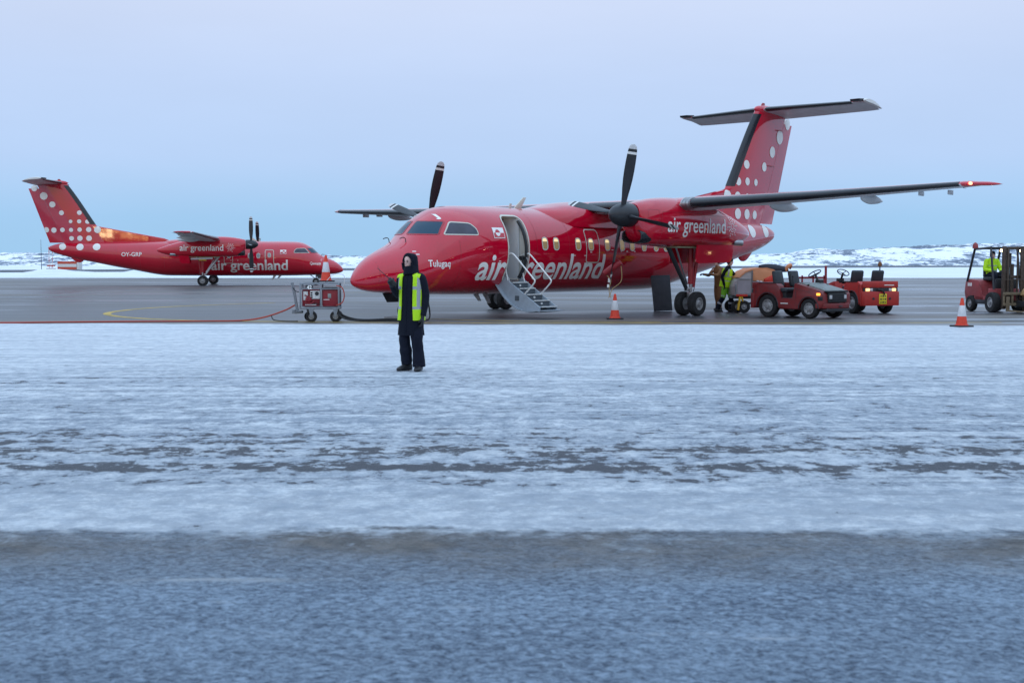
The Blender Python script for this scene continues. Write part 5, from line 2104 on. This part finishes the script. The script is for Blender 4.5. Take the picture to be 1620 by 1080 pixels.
# ------------------------------------------------------------------ people
def skin_body(J, radii, edges, root, parent):
    me = bpy.data.meshes.new('body')
    names = list(J)
    idx = {n: i for i, n in enumerate(names)}
    me.from_pydata([J[n] for n in names], [(idx[a], idx[b]) for a, b in edges], [])
    o = bpy.data.objects.new('body', me)
    COL.objects.link(o)
    o.modifiers.new('s', 'SKIN')
    o.modifiers.new('u', 'SUBSURF').levels = 1
    for n, r in radii.items():
        me.skin_vertices[0].data[idx[n]].radius = (r, r)
    me.skin_vertices[0].data[idx[root]].use_root = True
    bpy.context.view_layer.update()
    m2 = bpy.data.meshes.new_from_object(o.evaluated_get(bpy.context.evaluated_depsgraph_get()))
    bpy.data.objects.remove(o)
    m2.name = 'body'
    m2.polygons.foreach_set('use_smooth', [True] * len(m2.polygons))
    m2.materials.clear()
    m2.materials.append(M_SKIN)
    o2 = bpy.data.objects.new('body', m2)
    COL.objects.link(o2)
    o2.parent = parent
    return o2


def limb(mb, pts, rad, n=14, mi=0, seg=6, wob=0.0, sd=0):
    P = smooth_path(pts, seg)
    Rr = smooth_vals(rad, seg)
    if wob:
        Rr = [r * (1 + wob * noise.noise(Vector((i * .21, sd, 0)))) for i, r in enumerate(Rr)]
    mb.tube(P, Rr, n, mi)


class Torso:
    """elliptical tube along the spine; x = person's left, -y = forward"""
    def __init__(self, keys):
        self.c = [pchip([k[0] for k in keys], [k[1][i] for k in keys]) for i in range(3)]
        self.w = pchip([k[0] for k in keys], [k[2] for k in keys])
        self.d = pchip([k[0] for k in keys], [k[3] for k in keys])

    def p(self, t, a, off=0.0, fold=0.0):
        c = Vector((self.c[0](t), self.c[1](t), self.c[2](t)))
        c2 = Vector((self.c[0](t + .02), self.c[1](t + .02), self.c[2](t + .02)))
        up = (c2 - c)
        up = up.normalized() if up.length > 1e-6 else Vector((0, 0, 1))
        rt = Vector((1, 0, 0))
        fw = rt.cross(up).normalized()
        k = 1 + fold * noise.noise(Vector((math.cos(a) * 1.6, math.sin(a) * 1.6, t * 3.5)))
        e = .85
        return c + rt * (math.copysign(abs(math.cos(a)) ** e, math.cos(a)) * (self.w(t) * k + off)) + fw * (math.copysign(abs(math.sin(a)) ** e, math.sin(a)) * (self.d(t) * k + off))

    def shell(self, mb, t0, t1, a0, a1, off, nt=22, na=24, mi=None, thick=.012, fold=0.04):
        outer = [[mb.bm.verts.new(self.p(t0 + (t1 - t0) * i / nt, R(a0 + (a1 - a0) * j / na), off, fold)) for j in range(na + 1)] for i in range(nt + 1)]
        inner = [[mb.bm.verts.new(self.p(t0 + (t1 - t0) * i / nt, R(a0 + (a1 - a0) * j / na), off - thick, fold)) for j in range(na + 1)] for i in range(nt + 1)]
        for i in range(nt):
            for j in range(na):
                k = mi(t0 + (t1 - t0) * (i + .5) / nt, a0 + (a1 - a0) * (j + .5) / na) if mi else 0
                mb.face([outer[i][j], outer[i][j + 1], outer[i + 1][j + 1], outer[i + 1][j]], k)
                mb.face([inner[i][j], inner[i + 1][j], inner[i + 1][j + 1], inner[i][j + 1]], k)
        for i in range(nt):
            for j in (0, na):
                mb.face([outer[i][j], inner[i][j], inner[i + 1][j], outer[i + 1][j]])
        for j in range(na):
            for i in (0, nt):
                mb.face([outer[i][j], inner[i][j], inner[i][j + 1], outer[i][j + 1]])


def head(parent, c, rot, hair=None, hood=None, cap=None, k=1.0):
    """head with features; faces -y before rot"""
    M3 = rot
    def T(p):
        return Vector(c) + M3 @ (Vector(p) * k)
    mb = MB()
    rings = []
    prof = [(-.118, .030, .034, -.028), (-.105, .048, .052, -.022), (-.085, .058, .068, -.014), (-.05, .066, .084, -.006), (-.01, .072, .092, 0), (.03, .076, .096, .004), (.07, .073, .092, .008), (.10, .058, .074, .010), (.118, .034, .044, .01), (.124, .01, .012, .01)]
    for z, w, d, y0 in prof:
        rings.append([T((w * math.cos(a), y0 + d * math.sin(a) * (1.0 if math.sin(a) > 0 else (1 - .10 * abs(math.cos(a)))), z)) for a in [2 * PI * k / 24 for k in range(24)]])
    mb.loft(rings)
    nz = [[T((x, y, z)) for x, y, z in ((-w, yb, zz), (0, yf, zz), (w, yb, zz), (0, yb + .02, zz))] for w, yb, yf, zz in ((.008, -.085, -.096, .03), (.010, -.086, -.108, .0), (.016, -.086, -.116, -.022), (.015, -.082, -.108, -.032))]
    mb.loft(nz)
    for sx in (-1, 1):
        mb.ball(T((sx * .076, .012, -.005)), (.010, .022, .032), 0, 8, 6, M3)
    f = mb.build('head', M_SKIN, parent, angle=70)
    mb = MB()
    for sx in (-1, 1):
        mb.ball(T((sx * .031, -.084, .012)), (.014, .008, .006), 0, 10, 6, M3)
        mb.tube([T((sx * .014, -.092, .030)), T((sx * .034, -.090, .036)), T((sx * .052, -.076, .031))], [.003, .0045, .002], 6)
    mb.build('eyes', M_DKHAIR, f)
    mb = MB()
    mb.ball(T((0, -.084, -.062)), (.022, .010, .007), 0, 10, 6, M3)
    mb.build('mouth', M_LIP, f)
    if cap:
        mb = MB()
        rings = []
        for z, w, d in ((-.06, .084, .100), (.0, .086, .106), (.04, .086, .106), (.08, .080, .100), (.115, .06, .078), (.138, .03, .04), (.143, .005, .006)):
            ring = []
            for a in [2 * PI * k / 24 for k in range(24)]:
                fr_ = -math.sin(a)   # forward amount
                zz = z
                if z < .05 and fr_ > .1:
                    zz = .045 + (z + .06) * .1
                ring.append(T((w * math.cos(a), .004 + d * math.sin(a), zz)))
            rings.append(ring)
        mb.loft(rings)
        mb.build('knit_hat', cap, parent)
    if hood:
        mb = MB()
        outer = []
        na, nz_ = 26, 16
        for shell_k, off in ((0, .0), (1, -.014)):
            grid = []
            for i in range(nz_ + 1):
                v = i / nz_
                row = []
                for j in range(na + 1):
                    a = R(-40 + 260 * j / na)   # leaves the face open
                    w = np.interp(v, [0, .25, .5, .75, .9, 1], [.135, .118, .112, .104, .070, .012]) + off
                    d = np.interp(v, [0, .25, .5, .75, .9, 1], [.135, .125, .130, .125, .088, .012]) + off
                    z = np.interp(v, [0, .25, .5, .75, .9, 1], [-.20, -.11, 0, .085, .135, .150]) + off
                    y = .040 + d * math.sin(a)
                    row.append(T((w * math.cos(a), y, z)))
                grid.append(row)
            outer.append([[mb.bm.verts.new(p) for p in row] for row in grid])
        for g in outer:
            for i in range(nz_):
                for j in range(na):
                    mb.face([g[i][j], g[i][j + 1], g[i + 1][j + 1], g[i + 1][j]])
        for i in range(nz_):
            for j in (0, na):
                mb.face([outer[0][i][j], outer[1][i][j], outer[1][i + 1][j], outer[0][i + 1][j]])
        # brim over the forehead
        brim = [T((.098 * math.cos(a), -.052 + .010 * abs(math.cos(a)), .004 + .114 * math.sin(a))) for a in [PI * k / 12 for k in range(13)]]
        mb.tube(brim, .013, 8)
        brim2 = [T((.098 * math.cos(a), -.022, .008 + .128 * math.sin(a))) for a in [PI * k / 12 for k in range(13)]]
        mb.tube(brim2, .022, 8)
        mb.tube([T((sx_, -.055, z)) for sx_, z in ((.100, .0), (.097, -.05), (.088, -.10), (.055, -.14), (0, -.152), (-.055, -.14), (-.088, -.10), (-.097, -.05), (-.100, 0))], .018, 8)
        mb.build('hood', hood, parent, angle=70)
    return f


def glove(mb, wrist, dirv, palm_n, curl=0.6, mi=0, sc=1.0, thumb=1):
    """palm plus five separate fingers; dirv = towards the fingertips, palm_n = out of the palm"""
    d = Vector(dirv).normalized()
    n = Vector(palm_n)
    n = (n - d * n.dot(d)).normalized()
    s = d.cross(n).normalized()
    w = Vector(wrist)
    rings = []
    for u, ww, tt in ((-.02, .030, .026), (.02, .036, .024), (.06, .043, .021), (.09, .042, .018), (.098, .034, .012)):
        rings.append([w + d * u * sc + s * math.cos(a) * ww * sc + n * math.sin(a) * tt * sc for a in [2 * PI * k / 12 for k in range(12)]])
    mb.loft(rings, mi)
    for k, (o, ln) in enumerate(((-.031, .068), (-.011, .078), (.010, .074), (.030, .058))):
        p = w + d * .088 * sc + s * o * sc
        pts = [p]
        ang = 0
        for seg_ in (.42, .33, .25):
            ang += curl * (1.0 + .08 * k)
            pts.append(pts[-1] + (d * math.cos(ang) + n * math.sin(ang)) * ln * seg_ * sc)
        mb.tube(smooth_path(pts, 3), [.0105 * sc] * 9 + [.007 * sc], 7, mi)
    p = w + d * .03 * sc + s * (-.036 * thumb) * sc
    mb.tube(smooth_path([p, p + (d * .03 - s * .022 * thumb + n * .012) * sc, p + (d * .055 - s * .022 * thumb + n * .035) * sc], 3), [.0125 * sc] * 6 + [.008 * sc], 7, mi)


def boot(mb, ankle, heading, mi=0, lift=0.0):
    """ankle = (x, y), sole on the ground"""
    f = Vector((math.sin(heading), -math.cos(heading), 0))
    s = Vector((f.y, -f.x, 0))
    o = Vector((ankle[0], ankle[1], lift))
    rings = []
    for u, w, h in ((-.085, .030, .05), (-.075, .040, .10), (-.03, .045, .125), (.03, .047, .115), (.09, .050, .085), (.14, .048, .065), (.18, .034, .05), (.195, .012, .03)):
        ring = []
        for a in [2 * PI * k / 14 for k in range(14)]:
            z = h * .5 + h * .5 * math.sin(a)
            ring.append(o + f * u + s * w * math.copysign(abs(math.cos(a)) ** .6, math.cos(a)) + Vector((0, 0, max(z, 0.004))))
        rings.append(ring)
    mb.loft(rings, mi)
    mb.tube([o + Vector((0, 0, .09)), o + Vector((0, 0, .22))], [.052, .060], 14, mi)


def ramp_agent():
    root = thing('person', 'person in long black hooded coat and open yellow vest holding a radio on the snow', 'person', (-1.47, 18.05, 0), R(-24))
    J = dict(pel=(0, .0, .86), chest=(0, .01, 1.25), neck=(0, .0, 1.46), crown=(-.01, -.01, 1.62),
             shl=(.15, .0, 1.36), ell=(.22, .03, 1.08), hal=(.213, -.04, .80), shr=(-.15, 0, 1.36), elr=(-.215, .03, 1.11), har=(-.20, -.24, 1.27),
             hpl=(.09, 0, .84), knl=(.11, -.02, .47), anl=(.115, .02, .09), hpr=(-.09, 0, .84), knr=(-.10, -.02, .47), anr=(-.085, .02, .09))
    E = [('pel', 'chest'), ('chest', 'neck'), ('neck', 'crown'), ('chest', 'shl'), ('shl', 'ell'), ('ell', 'hal'), ('chest', 'shr'), ('shr', 'elr'), ('elr', 'har'),
         ('pel', 'hpl'), ('hpl', 'knl'), ('knl', 'anl'), ('pel', 'hpr'), ('hpr', 'knr'), ('knr', 'anr')]
    rad = dict(pel=.10, chest=.11, neck=.05, crown=.05, shl=.05, ell=.036, hal=.026, shr=.05, elr=.036, har=.026, hpl=.07, knl=.05, anl=.035, hpr=.07, knr=.05, anr=.035)
    skin_body(J, rad, E, 'pel', root)
    # trousers
    mb = MB()
    limb(mb, [(.09, 0, .92), (.098, -.01, .68), (.108, -.03, .47), (.112, .0, .30), (.116, .015, .14), (.118, .015, .06)], [.10, .094, .086, .084, .092, .094], 18, 0, 7, .17, 1)
    limb(mb, [(-.09, 0, .92), (-.095, -.01, .68), (-.096, -.03, .47), (-.092, .0, .30), (-.088, .015, .16), (-.086, .015, .09)], [.10, .092, .084, .084, .086, .076], 18, 0, 7, .20, 5)
    mb.build('trousers', M_TROU, root)
    for hx, hd in ((.118, .25), (-.086, -.30)):
        mb = MB()
        boot(mb, (hx, .02), hd)
        mb.build('boot', M_BOOT, root)
    T = Torso([(0, (0, .01, .52), .205, .145), (.15, (0, .01, .66), .193, .142), (.35, (0, .01, .84), .178, .138), (.55, (0, .01, 1.02), .163, .128), (.75, (0, .01, 1.22), .168, .122), (.88, (0, .012, 1.35), .165, .110), (.95, (0, .012, 1.42), .115, .090), (1.0, (0, .01, 1.46), .085, .085), (1.06, (0, .0, 1.50), .075, .08)])
    mb = MB()
    rings = [[T.p(t, 2 * PI * k / 36, 0, .07 + .06 * max(0, .45 - t)) for k in range(36)] for t in np.linspace(0, 1.04, 40)]
    mb.loft(rings, 0, cap0=True)
    # sleeves
    limb(mb, [(.11, .01, 1.36), (.165, .012, 1.34), (.203, .022, 1.22), (.222, .03, 1.08), (.222, .0, .93), (.215, -.035, .81)], [.070, .072, .063, .057, .050, .043], 16, 0, 6, .10, 3)
    limb(mb, [(-.11, .01, 1.36), (-.162, .012, 1.34), (-.198, .03, 1.22), (-.215, .035, 1.11), (-.21, -.09, 1.15), (-.200, -.20, 1.235)], [.070, .072, .062, .057, .050, .043], 16, 0, 6, .10, 8)
    # scarf-like stand collar
    cl = [(0.0, 1.44), (.0, 1.50), (.0, 1.545)]
    mb.loft([[(r_ * math.cos(a), -.018 + r2 * math.sin(a), z + .012 * math.cos(a)) for a in [2 * PI * k / 24 for k in range(24)]] for r_, r2, z in ((.11, .10, 1.41), (.10, .104, 1.455), (.094, .105, 1.50), (.086, .10, 1.525), (.075, .09, 1.51))], cap1=False)
    coat = mb.build('coat', M_COAT, root, angle=75)
    mb = MB()
    mb.tube([T.p(t, R(92), .004, .07) for t in np.linspace(.02, .92, 24)], .0045, 5)
    mb.build('zip', M_TROU, coat)
    # hi-vis vest, hanging open at the front
    mb = MB()
    T.shell(mb, .24, .925, 116, 424, .022, 46, 70, lambda t, a: 1 if (.42 < t < .47 or .715 < t < .755 or (t > .45 and (382 < a < 400 or 140 < a < 158))) else 0)
    # shoulder straps
    for sx in (-1, 1):
        pts = [(sx * .130, -.080, 1.372), (sx * .126, -.05, 1.408), (sx * .122, .01, 1.418), (sx * .126, .07, 1.40), (sx * .130, .105, 1.36)]
        P = smooth_path(pts, 4)
        rr = [[p + Vector((dx, 0, dz)) for dx, dz in ((-.055, .018), (.055, -.008), (.055, -.02), (-.055, .006))] if sx > 0 else [p + Vector((dx, 0, dz)) for dx, dz in ((.055, .018), (-.055, -.008), (-.055, -.02), (.055, .006))] for p in P]
        mb.loft(rr, lambda i: 0)
    mb.build('hi_vis_vest', [M_HV, M_REFL], root, angle=70)
    rot = Matrix.Rotation(R(-12), 3, 'Z') @ Matrix.Rotation(R(4), 3, 'X')
    head(root, (-.012, -.025, 1.578), rot, hood=M_COAT, k=.88)
    # gloves
    mb = MB()
    glove(mb, (.213, -.042, .79), (.0, -.12, -1), (-1, -.1, 0), .35, 0, 1.0, 1)
    mb.build('glove', M_BLKPL, root)
    mb = MB()
    glove(mb, (-.198, -.215, 1.245), (-.15, -.55, .8), (.9, -.3, .1), .95, 0, 1.0, -1)
    mb.build('glove', M_BLKPL, root)
    return root


agent = ramp_agent()
# hand-held radio, gripped in the raised glove
rad_ = thing('handheld_radio', 'black handheld radio with long antenna gripped in the raised glove', 'radio', (-1.47, 18.05, 0), R(-24))
mb = MB()
rx = Matrix.Rotation(R(-52), 3, 'Y')
c = Vector((-.155, -.265, 1.30))
mb.box(c, (.055, .03, .15), rot=rx, bev=.008)
mb.build('radio_body', M_BLKPL, rad_)
mb = MB()
u = rx @ Vector((0, 0, 1))
p0 = c + u * .07
mb.tube([p0, p0 + u * .05, p0 + u * .25], [.008, .006, .004], 8)
mb.build('antenna', M_CABLE, rad_)


def worker(label, loc, rz, vest, trou, jacket, lean=.0, arms='reach', hat=M_DKHAIR, legs='stride', scale=1.0, stripes=True, group=None):
    root = thing('person', label, 'person', loc, rz)
    root.scale = (scale,) * 3
    st = .16 if legs == 'stride' else .04
    hip = Vector((0, .02, .90))
    def L(z, x=0.0, y=0.0):     # spine point leaned forward
        h = z - .90
        return Vector((x, y + .02 - h * math.sin(lean), .90 + h * math.cos(lean)))
    knees = {1: Vector((.10, -st * .7 - .04, .48)), -1: Vector((-.10, st * .5 - .02, .48))}
    anks = {1: Vector((.10, -st, .10)), -1: Vector((-.10, st * 1.5, .10))}
    if legs == 'sit':
        hip = Vector((0, .1, .52))
    sh = {s: L(1.40, s * .18) for s in (1, -1)}
    if arms == 'one_back':
        el = {1: sh[1] + Vector((.04, -.20, -.22)), -1: sh[-1] + Vector((-.06, .12, -.26))}
        ha = {1: el[1] + Vector((-.03, -.26, .03)), -1: el[-1] + Vector((.02, -.06, -.26))}
    elif arms == 'reach':
        el = {s: sh[s] + Vector((s * .04, -.20, -.22)) for s in (1, -1)}
        ha = {s: el[s] + Vector((-s * .03, -.26, .03)) for s in (1, -1)}
    else:
        el = {s: sh[s] + Vector((s * .10, -.02, -.28)) for s in (1, -1)}
        ha = {s: el[s] + Vector((-s * .06, -.20, -.10)) for s in (1, -1)}
    nk, cr = L(1.50), L(1.66, 0, -.02)
    J = dict(pel=hip, chest=L(1.28), neck=nk, crown=cr)
    E = [('pel', 'chest'), ('chest', 'neck'), ('neck', 'crown')]
    rad = dict(pel=.10, chest=.11, neck=.05, crown=.05)
    for s, nme in ((1, 'l'), (-1, 'r')):
        J.update({'sh' + nme: sh[s], 'el' + nme: el[s], 'ha' + nme: ha[s], 'hp' + nme: Vector((s * .09, .02, .86)), 'kn' + nme: knees[s], 'an' + nme: anks[s]})
        E += [('chest', 'sh' + nme), ('sh' + nme, 'el' + nme), ('el' + nme, 'ha' + nme), ('pel', 'hp' + nme), ('hp' + nme, 'kn' + nme), ('kn' + nme, 'an' + nme)]
        rad.update({'sh' + nme: .05, 'el' + nme: .036, 'ha' + nme: .026, 'hp' + nme: .07, 'kn' + nme: .05, 'an' + nme: .035})
    skin_body(J, rad, E, 'pel', root)
    mb = MB()
    for s in (1, -1):
        P = smooth_path([Vector((s * .085, .02, .94)), Vector((s * .095, (knees[s].y) * .45, .70)), knees[s], (knees[s] + anks[s]) / 2 + Vector((0, .015, 0)), anks[s]], 7)
        Rr = smooth_vals([.105, .096, .082, .078, .082], 7)
        def k_(i):
            z = P[min(i, len(P) - 1)].z
            if stripes and (.28 < z < .34 or .52 < z < .57):
                return 1
            return 2 if (stripes and z < .50) else 0
        rings = []
        a = b = None
        n = 16
        for i, p in enumerate(P):
            d = (P[min(i + 1, len(P) - 1)] - P[max(i - 1, 0)]).normalized()
            a0 = Vector((1, 0, 0))
            a0 = (a0 - d * a0.dot(d)).normalized()
            b0 = d.cross(a0)
            rr = Rr[i] * (1 + .08 * noise.noise(Vector((i * .6, s, 2))))
            rings.append([p + a0 * math.cos(2 * PI * k / n) * rr + b0 * math.sin(2 * PI * k / n) * rr for k in range(n)])
        mb.loft(rings, k_)
    mb.build('trousers', [trou, M_REFL, M_TROU], root)
    for s in (1, -1):
        mb = MB()
        boot(mb, (anks[s].x, anks[s].y + .01), 0)
        mb.build('boot', M_BOOT, root)
    keys = []
    for t, z, w, d in ((0, .80, .185, .135), (.25, .97, .175, .128), (.5, 1.12, .172, .125), (.75, 1.28, .185, .125), (.9, 1.40, .165, .105), (.96, 1.455, .10, .085), (1.0, 1.50, .075, .075)):
        c = L(z)
        keys.append((t, tuple(c), w, d))
    T = Torso(keys)
    mb = MB()
    mb.loft([[T.p(t, 2 * PI * k / 30, 0, .07) for k in range(30)] for t in np.linspace(0, 1.0, 26)])
    for s in (1, -1):
        limb(mb, [L(1.37, s * .13), sh[s] + Vector((s * .015, 0, -.02)), (sh[s] + el[s]) / 2 + Vector((s * .015, .01, 0)), el[s], (el[s] + ha[s]) / 2, ha[s]], [.06, .066, .058, .052, .046, .040], 14, 0, 5, .08, s)
    mb.build('jacket', jacket, root, angle=75)
    if vest:
        mb = MB()
        T.shell(mb, .02, .91, 96, 444, .042, 40, 50, lambda t, a: 1 if (.30 < t < .36 or .55 < t < .60 or (t > .55 and (382 < a < 402 or 138 < a < 158))) else 0)
        mb.build('hi_vis_vest', [vest, M_REFL], root, angle=70)
    head(root, L(1.625, 0, -.03), Matrix.Rotation(R(-8), 3, 'Z') @ Matrix.Rotation(lean * .4, 3, 'X'), cap=hat)
    for s in (1, -1):
        mb = MB()
        dv = (ha[s] - el[s]).normalized()
        glove(mb, ha[s], dv, Vector((0, 0, -1)) if abs(dv.z) < .9 else Vector((0, 1, 0)), .5, 0, 1.0, s)
        mb.build('glove', M_BLKPL, root)
    return root


worker('person in yellow vest and green trousers leaning on the baggage cart', (6.93, 40.2, 0), R(66), M_HV, M_HVG, M_COAT, lean=.17, hat=M_COAT, arms='one_back')
worker('person in brown workwear half hidden behind the worker at the baggage cart', (6.95, 41.7, 0), R(-60), None, M_BROWN, M_BROWN, lean=.12, arms='reach', hat=M_COAT, legs='stand', stripes=False)


def seated_driver():
    root = thing('person', 'seated forklift driver in a bright yellow jacket behind the mast', 'person', (15.68, 40.5, .72), R(8))
    P0 = dict(pel=(0, .05, .45), chest=(0, .07, .80), neck=(0, .05, 1.0), crown=(0, .02, 1.14))
    J = {k: Vector(v) for k, v in P0.items()}
    E = [('pel', 'chest'), ('chest', 'neck'), ('neck', 'crown')]
    rad = dict(pel=.10, chest=.11, neck=.05, crown=.05)
    sh, el, ha = {}, {}, {}
    for s, n in ((1, 'l'), (-1, 'r')):
        sh[s] = Vector((s * .18, .06, .92)); el[s] = Vector((s * .27, -.02, .66)); ha[s] = Vector((s * .14, -.28, .60))
        J.update({'sh' + n: sh[s], 'el' + n: el[s], 'ha' + n: ha[s], 'hp' + n: Vector((s * .1, .05, .44)), 'kn' + n: Vector((s * .12, -.38, .46)), 'an' + n: Vector((s * .12, -.44, .06))})
        E += [('chest', 'sh' + n), ('sh' + n, 'el' + n), ('el' + n, 'ha' + n), ('pel', 'hp' + n), ('hp' + n, 'kn' + n), ('kn' + n, 'an' + n)]
        rad.update({'sh' + n: .05, 'el' + n: .036, 'ha' + n: .026, 'hp' + n: .07, 'kn' + n: .05, 'an' + n: .035})
    skin_body(J, rad, E, 'pel', root)
    mb = MB()
    T = Torso([(0, (0, .06, .40), .17, .13), (.3, (0, .07, .58), .175, .13), (.7, (0, .07, .82), .19, .125), (.9, (0, .06, .94), .16, .105), (1, (0, .05, 1.02), .08, .08)])
    mb.loft([[T.p(t, 2 * PI * k / 28, 0, .06) for k in range(28)] for t in np.linspace(0, 1, 24)], lambda i: 1 if i in (7, 8, 14) else (2 if i < 3 else 0))
    for s in (1, -1):
        limb(mb, [Vector((s * .12, .06, .92)), sh[s], (sh[s] + el[s]) / 2, el[s], (el[s] + ha[s]) / 2, ha[s]], [.07, .08, .075, .066, .056, .046], 14, 0, 5, .08, s)
    mb.build('jacket', [M_HV, M_REFL, M_COAT], root, angle=75)
    mb = MB()
    for s in (1, -1):
        limb(mb, [(s * .09, .08, .46), (s * .11, -.15, .48), (s * .12, -.37, .47), (s * .12, -.42, .28), (s * .12, -.44, .08)], [.10, .092, .078, .072, .068], 14, 0, 5)
    mb.build('trousers', M_TROU, root)
    for s in (1, -1):
        mb = MB()
        boot(mb, (s * .12, -.43), 0)
        mb.build('boot', M_BOOT, root)
        mb = MB()
        glove(mb, ha[s], (ha[s] - el[s]), Vector((0, 0, -1)), .8, 0, 1.0, s)
        mb.build('glove', M_BLKPL, root)
    head(root, (0, .01, 1.12), Matrix.Rotation(R(-6), 3, 'Z'), cap=M_COAT)
    return root


seated_driver()
